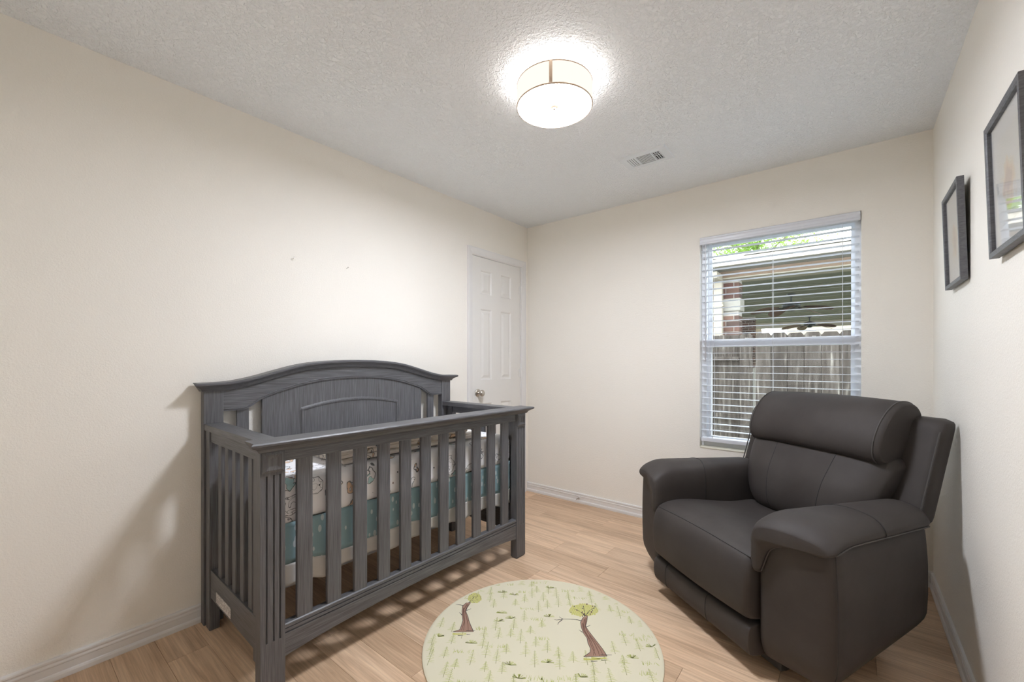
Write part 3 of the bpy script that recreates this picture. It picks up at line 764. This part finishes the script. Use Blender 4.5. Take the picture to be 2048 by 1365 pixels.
rp = skirt_panel('end_panel', P_right, -.625, -.075, lambda a: .585, ez, TEAL, sk, 40)
skirt_panel('hem', P_right, -.625, -.075, ez, lambda a: .33+.01*math.sin(a*15), HEM, rp, 40)

bk = crib_thing(thing('folded_blanket', 'folded cream printed blanket lying on the crib mattress', 'blanket'))
def bdef(k):
    def fn(x, y, z):
        dr = .010*max(0, (.48-y)/.15) if y < .48 else 0
        return (x+.010*pnoise(Vector((x*5, y*4, k*3.1))), y+.010*pnoise(Vector((x*5, y*4, k*5.7+9))), z-dr+.005*pnoise(Vector((x*7, y*7, k))))
    return fn
for k, (x0, x1, y0, y1, z0, z1) in enumerate(((-.44, -.105, .36, 1.20, .759, .782), (-.43, -.115, .345, 1.17, .7815, .805), (-.445, -.10, .335, 1.10, .8045, .830))):
    rbox('fold_layer', ((x0+x1)/2, (y0+y1)/2, (z0+z1)/2), ((x1-x0)/2, (y1-y0)/2, (z1-z0)/2), .0112, BLANKET, bk, 14, bdef(k))

# ---------------------------------------------------------------- rug
RC = Vector((1.311, 1.490)); RR = .498
rug = thing('round_rug', 'round cream rug printed with green woodland sketches', 'rug', (RC.x, RC.y, 0))
lathe('rug_body', [(0, .0085), (RR-.006, .0085), (RR-.002, .0075), (RR, .005), (RR, .001), (RR-.002, 0), (0, 0)], RUG, rug, 128)
lathe('binding', [(RR-.010, .0087), (RR-.004, .0088), (RR+.001, .0065), (RR+.0016, .003), (RR+.0005, 0), (RR-.001, 0)], plain('cream_rug_binding', (.72, .67, .50), .9), rug, 128)
bpy.data.objects['binding'].data.update()
def floor_pt(px, py, z=.0085):
    a = Vector((-math.sin(YAW), math.cos(YAW), 0)); r = Vector((math.cos(YAW), math.sin(YAW), 0))
    d = a+r*((px-CXP)/F_PX)+Vector((0, 0, (CYP-py)/F_PX)); t = (z-CAM.z)/d.z; p = CAM+d*t
    return Vector((p.x-RC.x, p.y-RC.y))
class Print:
    def __init__(s, z): s.v, s.f, s.z = [], [], z
    def poly(s, pts, clamp=False):
        if clamp: pts = [p if p.length < RR-.014 else p*((RR-.014)/p.length) for p in pts]
        if any(p.length > RR-.012 for p in pts): return
        n = len(s.v); s.v += [(p.x, p.y, s.z) for p in pts]; s.f.append(tuple(range(n, n+len(pts))))
    def line(s, pts, w0, w1=None):
        w1 = w0 if w1 is None else w1
        for i in range(len(pts)-1):
            a, b = pts[i], pts[i+1]; d = (b-a)
            if d.length < 1e-6: continue
            nrm = Vector((-d.y, d.x)).normalized(); wa = w0+(w1-w0)*i/(len(pts)-1); wb = w0+(w1-w0)*(i+1)/(len(pts)-1)
            s.poly([a-nrm*wa, b-nrm*wb, b+nrm*wb, a+nrm*wa])
    def build(s, name, mat, stuff=True):
        me = bpy.data.meshes.new(name); me.from_pydata(s.v, [], s.f); me.update()
        o = link(name, me, mat, rug)
        if stuff: o['kind'] = 'stuff'
        return o
UPV = (floor_pt(1168, 1215)-floor_pt(1186, 1313)).normalized(); RTV = Vector((UPV.y, -UPV.x))
rnd = random.Random(11)
pr_l, pr_d, pr_y = Print(.00872), Print(.0088), Print(.00865)
def loc(c, x, y): return c+RTV*x+UPV*y
placed = []
TREE_NO = [(floor_pt(1170, 1265), .17), (floor_pt(935, 1232), .13)]
tries = 0
while len(placed) < 200 and tries < 9000:
    tries += 1
    rr, an = RR*math.sqrt(rnd.random())*.97, rnd.uniform(0, 2*PI); c = Vector((rr*math.cos(an), rr*math.sin(an)))
    if any((c-q).length < .053 for q in placed) or any((c-q).length < r_ for q, r_ in TREE_NO): continue
    placed.append(c); kind = rnd.random(); h = rnd.uniform(.055, .10)
    if kind < .62:      # pine sketch
        pr_d.line([loc(c, 0, 0), loc(c, rnd.uniform(-.003, .003), h)], .0011, .0005)
        for q in range(9):
            t = .22+.75*q/8; wd = .024*(1.08-t)+.003
            for sg in (-1, 1):
                a = loc(c, 0, h*t); b = loc(c, sg*wd*rnd.uniform(.7, 1.1), h*t-rnd.uniform(.002, .009))
                pr_l.line([a, b], .0013, .0004)
        pr_y.poly([loc(c, -.016, h*.2), loc(c, .016, h*.2), loc(c, .004, h*.9), loc(c, -.004, h*.9)])
    elif kind < .86:    # grass tuft
        for q in range(14):
            x = rnd.uniform(-.035, .035); pr_l.line([loc(c, x, rnd.uniform(-.006, .006)), loc(c, x+rnd.uniform(-.008, .008), rnd.uniform(.012, .026))], .0012, .0003)
        pr_y.poly([loc(c, .042*math.cos(t*PI/5), .008*math.sin(t*PI/5)) for t in range(10)])
    else:               # low bush
        for q in range(16):
            t = rnd.uniform(0, PI); pr_l.line([loc(c, 0, 0), loc(c, .026*math.cos(t), .022*math.sin(t))], .0008, .0014)
pr_y.build('print_wash', plain('pale_yellow_green_ink', (.70, .69, .40), .95))
pr_l.build('print_foliage', plain('light_green_ink', (.50, .53, .17), .95))
pr_d.build('print_stems', plain('olive_green_ink', (.30, .30, .13), .95))
# the two large drawn trees (pixel outlines of the flat print, laid on the rug plane)
def Z1(x, y): return floor_pt(1080+x/9.75, 1190+y/9.75)
def Z2(x, y): return floor_pt(860+x/12.41, 1175+y/12.41)
def drawn_tree(Z, trunk, shade, outline, limbs, crown, base, seed):
    r2 = random.Random(seed)
    b1, b2, b3, b4, b5 = Print(.0089), Print(.00898), Print(.00906), Print(.00914), Print(.00875)
    def quadstrip(P_, l_, r_):
        for i in range(len(l_)-1): P_.poly([Z(*l_[i]), Z(*r_[i]), Z(*r_[i+1]), Z(*l_[i+1])])
    quadstrip(b1, *trunk)
    for s_ in shade: b2.line([Z(*p) for p in s_], .0022, .0010)
    for s_ in outline: b3.line([Z(*p) for p in s_], .0012)
    for s_ in limbs: b3.line([Z(*p) for p in s_], .0022, .0008)
    (cx_, cy_, rx, ry) = crown
    b5.poly([Z(cx_+rx*(1+.05*math.sin(5*t))*math.cos(t), cy_+ry*(1+.06*math.sin(7*t))*math.sin(t)) for t in [2*PI*i/28 for i in range(28)]], True)
    g_ = rx*.155; ny_ = int(ry/g_)+1
    for iy in range(-ny_, ny_+1):
        for ix in range(-8, 9):
            ex, ey = (ix+.5*(iy % 2))*g_, iy*g_*.88
            if (ex/rx)**2+(ey/ry)**2 > 1.02: continue
            x, y = cx_+ex+r2.uniform(-.06, .06)*g_, cy_+ey+r2.uniform(-.06, .06)*g_
            ph = r2.uniform(0, 1); s_ = g_*r2.uniform(.30, .42)
            p = [Z(x+s_*math.cos(u*PI/3+ph), y+s_*math.sin(u*PI/3+ph)) for u in range(6)]
            k_ = r2.random(); (b4 if k_ < .72 else b2 if k_ < .86 else b3).poly(p if k_ < .86 else p[:4])
    for (x0, x1, y, c_) in base:
        (b4 if c_ else b3).line([Z(x0, y), Z((x0+x1)/2, y+(8 if c_ else 2)), Z(x1, y)], .0052 if c_ else .002, .003 if c_ else .001)
    root_ = b1.build('print_tree', plain('brown_tree_ink', (.36, .215, .155), .95), False)
    o = b5.build('print_crown', plain('olive_yellow_ink', (.60, .57, .24), .95), False); o.parent = root_
    for B, nm, c_ in ((b2, 'print_shading', (.16, .085, .06)), (b3, 'print_outline', (.06, .055, .055)), (b4, 'print_leaves', (.56, .54, .15))):
        o = B.build(nm, plain(nm+'_ink', c_, .95)); o.parent = root_
drawn_tree(Z1,
    ([(845, 440), (790, 540), (805, 640), (850, 760), (915, 850), (935, 950), (985, 1060), (975, 1130), (850, 1215)],
     [(925, 430), (915, 520), (890, 620), (940, 700), (1040, 830), (1110, 920), (1210, 1050), (1270, 1140), (1305, 1200)]),
    [[(870, 480), (850, 600), (880, 720), (990, 900), (1060, 1080), (1040, 1190)], [(900, 460), (880, 620), (930, 740), (1080, 930), (1180, 1080), (1230, 1190)], [(830, 560), (850, 700), (950, 860), (1000, 1000), (1090, 1190)], [(960, 800), (1060, 950), (1140, 1120), (1160, 1200)]],
    [[(925, 430), (915, 520), (890, 620), (940, 700), (1040, 830), (1110, 920), (1210, 1050), (1270, 1140), (1305, 1200)], [(845, 440), (790, 540), (805, 640), (850, 760), (915, 850), (935, 950), (985, 1060), (975, 1130), (850, 1215), (1305, 1205)]],
    [[(800, 510), (700, 490), (560, 480), (450, 480), (370, 435)], [(450, 480), (330, 500), (270, 490)], [(430, 495), (360, 550), (345, 590)], [(905, 635), (980, 600)], [(830, 740), (760, 690)], [(880, 420), (780, 330), (660, 280)], [(880, 420), (860, 300), (840, 220)], [(890, 410), (980, 300), (1080, 250)]],
    (850, 305, 285, 122), [(850, 1180, 1260, 1), (1000, 1300, 1240, 1), (1180, 1400, 1180, 0), (990, 1120, 1300, 0), (1190, 1310, 1280, 0)], 3)
drawn_tree(Z2,
    ([(900, 390), (810, 470), (795, 600), (800, 720), (815, 830), (780, 950), (740, 1060), (560, 1115)],
     [(1015, 380), (920, 520), (890, 610), (940, 730), (970, 850), (1010, 950), (1050, 1040), (1080, 1105)]),
    [[(920, 430), (840, 560), (850, 720), (860, 900), (830, 1080)], [(950, 430), (870, 600), (910, 760), (940, 920), (950, 1090)], [(830, 520), (820, 680), (850, 860), (780, 1080)]],
    [[(1015, 380), (920, 520), (890, 610), (940, 730), (970, 850), (1010, 950), (1050, 1040), (1080, 1105)], [(900, 390), (810, 470), (795, 600), (800, 720), (815, 830), (780, 950), (740, 1060), (560, 1115), (1080, 1110)]],
    [[(830, 460), (720, 440), (640, 435)], [(905, 585), (1020, 540)], [(800, 700), (730, 630)], [(960, 400), (1080, 260), (1200, 200)]],
    (1110, 275, 170, 125), [(560, 900, 1165, 1), (900, 1120, 1085, 0), (690, 810, 1200, 0), (910, 1000, 1180, 0)], 4)

# ---------------------------------------------------------------- recliner
rec = thing('recliner', 'grey-brown leather recliner armchair in the corner by the window', 'armchair', (1.811, 2.022, 0), math.radians(-35.7))
def arm(sg):
    def dfm(x, y, z):
        u = max(0, min(1, (x-.31)/.25)); t = max(0, min(1, y/.66))
        yy = y+.066*u*(1-t)*1.0
        xx = x-.085*u*t
        zz = z+(.085*t*max(0, (.58-z)/.51))-.010*t*max(0, (z-.3)/.28)
        xx += .012*u*math.sin(PI*max(0, min(1, (z-.07)/.5)))-.035*u*max(0, (.16-z)/.09)*1.0
        yy += .03*max(0, (.15-z)/.08)*(1-t)*.8
        return (sg*xx, yy, zz)
    body = rbox('arm_body', (.436, .330, .325), (.124, .330, .255), .035, LEATHER, rec, 12, dfm)
    sec = [(.303, .41), (.298, .50), (.303, .585), (.325, .630), (.39, .651), (.47, .650), (.535, .637), (.568, .614), (.575, .592), (.555, .578), (.48, .572), (.41, .552), (.365, .505), (.345, .445), (.330, .405)]
    def pdf(x, y, z):
        u = max(0, min(1, (x-.31)/.25)); t = max(0, min(1, y/.66))
        drop = .050*max(0, 1-y/.13)**2
        return (sg*(x-.085*u*t), y+.064*u*(1-t)-.020*(1-t)*(1-.3*u), z-.012*t-drop*max(0, (z-.50)/.15))
    pad = bolster('arm_pad', sec, 'y', -.004, .665, .045, .16, LEATHER, rec, 20, (.43, .57), pdf)
    s5 = catmull(sec, 5)
    # stitched lower edge: along the front from the seat to the outer corner, then back along the outside
    low = [p for p in reversed(s5[45:70])]
    fe = [(.43+(x-.43)*.93, .010, .57+(z-.57)*.93-.003) for x, z in low]
    ed = [(.5735, .035+.60*i/24, .584) for i in range(25)]
    path_ = catmull(fe[::3]+[(.562, .018, .580)]+ed[::3], 4, False)
    tube('piping', [pdf(*p) for p in path_], .0032, STITCH, pad, 6)
    tube('seam', [pdf(x+(x-.44)*.012, .30+.03*math.sin((x-.3)*9), z+.0006) for x, z in s5[3:44]], .0018, SEAM, pad, 5)
    tube('body_seam', [dfm(.5585+.0006, .012, .09+.47*i/14) for i in range(15)], .0014, SEAM, body, 5)
arm(1); arm(-1)
SEATS = [(.012, .205), (-.028, .225), (-.040, .30), (-.036, .385), (-.010, .445), (.05, .470), (.15, .474), (.30, .455), (.45, .435), (.62, .428), (.63, .36), (.55, .30), (.2, .25), (.08, .21)]
def seat_d(x, y, z):
    cr = 1-(x/.31)**2
    return (x, y-.018*cr*max(0, 1-max(0, y)/.2), z+.014*cr*max(0, (z-.3)/.2)*max(0, 1-y/.7))
seat = bolster('seat_cushion', SEATS, 'x', -.309, .309, .03, .07, LEATHER, rec, 16, (.28, .34), seat_d)
tube('seam', [seat_d(-.300+.600*i/30, -.008+.006*math.sin(PI*i/30), .4475+.004*math.sin(PI*i/30)) for i in range(31)], .0022, SEAM, seat, 5)
FOOT = [(.004, .190), (-.022, .180), (-.030, .14), (-.026, .095), (-.006, .070), (.06, .068), (.09, .10), (.09, .17), (.05, .192)]
foot = bolster('footrest', FOOT, 'x', -.306, .306, .02, .08, LEATHER, rec, 16)
fsec = catmull(FOOT, 5)
for sx in (-.205, .075): tube('seam', [(sx, y-.0005, z) for y, z in fsec[2:21]], .002, SEAM, foot, 5)
def back_d(x, y, z): 
    b = .10*(abs(x)/.45)**2.2*.35
    return (x*(1+.02*(z-.6)), y+(z-.617)*.34-b*.6, z)
shell = rbox('back_shell', (0, .745, .755), (.452, .048, .212), .035, LEATHER, rec, 12, back_d)
for sg in (-1, 1): tube('piping', [back_d(sg*.442, .698-.002, .58+.34*i/16) for i in range(17)], .0032, STITCH, shell, 6)
LUMB = [(.560, .435), (.530, .48), (.525, .55), (.545, .64), (.585, .72), (.625, .785), (.665, .815), (.73, .815), (.74, .72), (.70, .55), (.665, .44), (.61, .42)]
def lum_d(x, y, z):
    k = .80+.20*max(0, min(1, (z-.42)/.36)); f_ = (x/.385)**2
    return (x*k, y+.035*f_**1.5+.006*math.cos(x*18)*max(0, 1-(y-.52)/.12), z-.012*f_)
lum = bolster('lumbar_cushion', LUMB, 'x', -.362, .362, .10, .34, LEATHER, rec, 22, (.66, .62), lum_d)
lsec = catmull(LUMB, 5)
for sx in (-.155, .150): tube('seam', [lum_d(sx, y+.0015, z) for y, z in lsec[3:31]], .0028, SEAM, lum, 5)
HEADS = [(.640, .772), (.605, .785), (.588, .825), (.598, .885), (.635, .955), (.690, 1.010), (.750, 1.034), (.815, 1.025), (.85, .985), (.845, .93), (.80, .87), (.74, .80), (.69, .775)]
def head_d(x, y, z):
    f_ = (x/.39)**2
    return (x*(1+.05*(z-.9)), y+.022*f_, z-.010*f_+.006*(1-f_))
hd = bolster('headrest', HEADS, 'x', -.338, .338, .035, .12, LEATHER, rec, 22, (.73, .90), head_d)
hsec = catmull(HEADS, 5)
for sg in (-1, 1): tube('piping', [head_d(sg*.315, y-.0005, z) for y, z in hsec[3:42]], .0028, STITCH, hd, 6)
box('base_frame', -.36, .36, .07, .60, .035, .12, BLACK, rec, .004)
for fx in (-.30, .30):
    for fy in (.14, .50): lathe('foot', [(0, 0), (.022, 0), (.024, .01), (.02, .16), (0, .16)], BLACK, rec, 16, 'Z', (fx, fy, 0))

# ---------------------------------------------------------------- outdoors
GZ = -.28
struct(box('ground', -25, 30, BW+T+.01, 45, GZ-.2, GZ, GRASS), 'grass ground outside the window', 'ground')
fence = thing('fence', 'weathered grey wooden picket fence close outside the window', 'fence', (0, 5.04, GZ))
FH = 1.493-GZ
def picket_mesh(wd):
    e = .022; prof = lambda i: [(i, 0), (wd-i, 0), (wd-i, FH-e*1.3), (wd-e, FH-i), (e, FH-i), (i, FH-e*1.3)]
    v = [(x, 0, z) for x, z in prof(.004)]+[(x, .006, z) for x, z in prof(0)]+[(x, .018, z) for x, z in prof(0)]
    f = [tuple(range(5, -1, -1)), tuple(range(12, 18))]+[(r*6+i, r*6+(i+1) % 6, r*6+6+(i+1) % 6, r*6+6+i) for r in (0, 1) for i in range(6)]
    me = bpy.data.meshes.new('picket'); me.from_pydata(v, [], f); me.update()
    bm = bmesh.new(); bm.from_mesh(me); bmesh.ops.recalc_face_normals(bm, faces=bm.faces); bm.to_mesh(me); bm.free(); return me
pk, pk2 = picket_mesh(.1393), picket_mesh(.122)
x = 1.569; k = 0
while x < 6.0:
    o = link('picket', pk, FENCE, fence); o.location = (x, random.uniform(-.003, .003), random.uniform(-.008, .004)); x += .1395
o = link('picket', pk2, FENCE, fence); o.location = (1.4186, 0, -.003)
x = 1.4186-.112
while x > -3.2:
    o = link('picket', pk, FENCE, fence); o.location = (x, .062+random.uniform(-.003, .003), random.uniform(-.008, .004)); x -= .112 if x > .7 else .1395
for zz in (.30, .87, 1.49):
    box('fence_rail', 1.56, 6.0, .022, .060, zz, zz+.089, FENCE, fence, .002)
    box('fence_rail', -3.2, 1.415, .0, .058, zz-.001, zz+.04, FENCE, fence, .002)
box('fence_post', 1.30, 1.39, .085, .175, 0, FH-.05, FENCE, fence, .003)
box('fence_post', 3.7, 3.79, .064, .154, 0, FH-.05, FENCE, fence, .003)

def brick_column(x0, x1, y0, y1, z0, z1, label, band, parts=True):
    root = thing('brick_column', label, 'column', (x0, y0, z0)); W_, D_, H_ = x1-x0, y1-y0, z1-z0
    box('mortar_core', .006, W_-.006, .006, D_-.006, 0, H_, MORTAR, root)
    ch, j_ = .0755, .011; mes = {}
    def brick(lx, ly, wx, wy, z):
        key = (round(wx, 3), round(wy, 3))
        if key not in mes:
            bm = bmesh.new(); add_box(bm, 0, wx, 0, wy, 0, ch-j_); me = bpy.data.meshes.new('brick'); bmesh.ops.recalc_face_normals(bm, faces=bm.faces); bm.to_mesh(me); bm.free(); mes[key] = me
        o = link('brick', mes[key], BRICK, root); o.location = (lx, ly, z)
    n = int(H_/ch); q = 0
    for c in range(n):
        z = c*ch
        if z0+z < 1.0 and parts: continue
        if band and band[0]-ch < z0+z < band[1]: continue
        if c % 2 == 0:
            brick(0, 0, W_*.55-j_/2, .045, z); brick(W_*.55+j_/2, 0, W_*.45-j_/2, .09, z); brick(W_-.045, .09+j_, .045, D_-.09-j_, z)
        else:
            brick(0, 0, W_*.28, .045, z); brick(W_*.28+j_, 0, W_*.5, .045, z); brick(W_*.78+j_*2, 0, W_*.22-j_*2, D_*.48, z); brick(W_-.045, D_*.48+j_, .045, D_*.52-j_, z)
    if band: box('stone_band', -.022, W_+.022, -.022, D_+.022, band[0]-z0, band[1]-z0, STONE, root, .012)
    return root
brick_column(.80, 1.16, 6.40, 6.64, GZ, 2.34, 'nearer brick patio column with a cast stone band', (1.885, 2.06))
brick_column(-.30, .06, 14.6, 14.84, GZ, 2.55, 'farther dark brick patio column seen through the window', None)
dsp = thing('downspout', 'cream downspout running down beside the brick column', 'downspout', (0, 0, 0))
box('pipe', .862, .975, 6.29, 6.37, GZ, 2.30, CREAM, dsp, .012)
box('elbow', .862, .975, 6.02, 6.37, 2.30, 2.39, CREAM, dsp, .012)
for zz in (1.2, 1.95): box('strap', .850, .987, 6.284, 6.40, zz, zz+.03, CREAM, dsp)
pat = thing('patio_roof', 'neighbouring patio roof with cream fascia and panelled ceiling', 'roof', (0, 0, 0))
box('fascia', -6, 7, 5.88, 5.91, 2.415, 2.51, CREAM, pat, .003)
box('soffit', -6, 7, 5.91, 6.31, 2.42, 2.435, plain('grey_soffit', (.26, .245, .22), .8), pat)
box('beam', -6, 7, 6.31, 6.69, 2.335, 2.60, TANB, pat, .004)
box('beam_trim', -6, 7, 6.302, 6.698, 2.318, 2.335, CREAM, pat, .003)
y = 6.70; pm_ = None
while y < 17.4:
    if pm_ is None: pm_ = box('ceiling_panel', -6, 7, 0, .592, 0, .02, PANEL, pat, .004); q = pm_
    else: q = copy_of(pm_)
    q.location = (0, y, 2.55); y += .60
y = 6.70; pm_ = None
while y < 17.5:
    if pm_ is None: pm_ = box('batten', -6, 7, -.03, .022, 0, .014, PANEL, pat, .003); q = pm_
    else: q = copy_of(pm_)
    q.location = (0, y-.004, 2.537); y += .60
v = [(-6, 5.86, 2.515), (7, 5.86, 2.515), (7, 17.6, 3.1), (-6, 17.6, 3.1), (-6, 5.86, 2.53), (7, 5.86, 2.53), (7, 17.6, 3.13), (-6, 17.6, 3.13)]
pyd('roof_deck', v, [(0, 1, 2, 3), (4, 5, 6, 7), (0, 1, 5, 4), (2, 3, 7, 6), (0, 3, 7, 4), (1, 2, 6, 5)], ROOFM, pat)
box('end_beam', -6, 7, 17.4, 17.6, 2.36, 3.05, CREAM, pat)
def fan(x, y, z, label, rot):
    r = thing('ceiling_fan', label, 'fan', (x, y, z), rot, 'patio ceiling fans')
    lathe('canopy', [(0, 0), (.075, 0), (.072, -.02), (.045, -.05), (.018, -.06), (0, -.06)], BRONZE, r, 24)
    lathe('downrod', [(.014, -.05), (.014, -.17)], BRONZE, r, 12)
    lathe('motor', [(0, -.16), (.03, -.165), (.06, -.175), (.135, -.195), (.158, -.22), (.158, -.255), (.135, -.285), (.08, -.30), (.07, -.33), (.045, -.35), (0, -.352)], BRONZE, r, 28)
    for k in range(5):
        a = 2*PI*k/5; prof = [(.22, .045), (.30, .07), (.42, .095), (.54, .108), (.64, .092), (.70, .055), (.72, 0), (.70, -.055), (.64, -.092), (.54, -.108), (.42, -.095), (.30, -.07), (.22, -.045)]
        vv = []
        for dz in (0, .008):
            for pr, pw in prof:
                zz = -.285+dz+pw*.34-.09*((pr-.2)/.5)**1.5
                vv.append((pr*math.cos(a)-pw*math.sin(a), pr*math.sin(a)+pw*math.cos(a), zz))
        n = len(prof); b_ = pyd('blade', vv, [tuple(range(n)), tuple(range(2*n-1, n-1, -1))]+[(i, (i+1) % n, n+(i+1) % n, n+i) for i in range(n)], WALNUT, r)
        v2, f2 = tube_geo([(.10*math.cos(a), .10*math.sin(a), -.275), (.17*math.cos(a), .17*math.sin(a), -.295), (.26*math.cos(a), .26*math.sin(a), -.282)], .012, 6)
        pyd('blade_iron', v2, f2, BRONZE, b_, True)
fan(1.41, 10.1, 2.55, 'nearer dark bronze patio ceiling fan with walnut blades', math.radians(-89))
fan(1.38, 15.4, 2.55, 'farther dark bronze patio ceiling fan with walnut blades', math.radians(-100))
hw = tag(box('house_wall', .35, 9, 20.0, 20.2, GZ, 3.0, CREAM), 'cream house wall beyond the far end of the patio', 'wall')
tree = thing('tree', 'leafy green tree rising above the patio roof', 'tree', (-1.0, 21.5, GZ))
tube('trunk', [(0, 0, 0), (.1, .05, 2.5), (-.05, 0, 4.5), (.1, 0, 6.5)], lambda t: .22-.12*t, BARK, tree, 10)
rt = random.Random(5); br_v, br_f, lv, lf = [], [], [], []
for k in range(26):
    a = rt.uniform(0, 2*PI); z0 = rt.uniform(4.2, 6.5); ln_ = rt.uniform(1.4, 3.2); ez = rt.uniform(.2, 1.9)
    pts = [(0, 0, z0), (ln_*.5*math.cos(a), ln_*.5*math.sin(a), z0+ez*.6), (ln_*math.cos(a), ln_*math.sin(a), z0+ez)]
    v, f = tube_geo(pts, lambda t: .05-.04*t, 5); n = len(br_v); br_v += v; br_f += [tuple(i+n for i in q) for q in f]
    for q in range(330):
        t = rt.uniform(.25, 1.08); p = Vector(pts[0]).lerp(Vector(pts[2]), t)+Vector((rt.gauss(0, .34), rt.gauss(0, .34), rt.gauss(0, .28)))
        d = Vector((rt.uniform(-1, 1), rt.uniform(-1, 1), rt.uniform(-.6, .4))).normalized(); s = d.cross(Vector((rt.uniform(-1, 1), rt.uniform(-1, 1), 1))).normalized(); l_, wd = rt.uniform(.09, .15), rt.uniform(.03, .05)
        n = len(lv); lv += [p, p+d*l_*.5+s*wd, p+d*l_, p+d*l_*.5-s*wd]; lf.append((n, n+1, n+2, n+3))
pyd('branch', br_v, br_f, BARK, tree, True)['kind'] = 'stuff'
me = bpy.data.meshes.new('foliage'); me.from_pydata([tuple(p) for p in lv], [], lf); me.update(); fo = link('foliage', me, LEAF, tree); fo['kind'] = 'stuff'
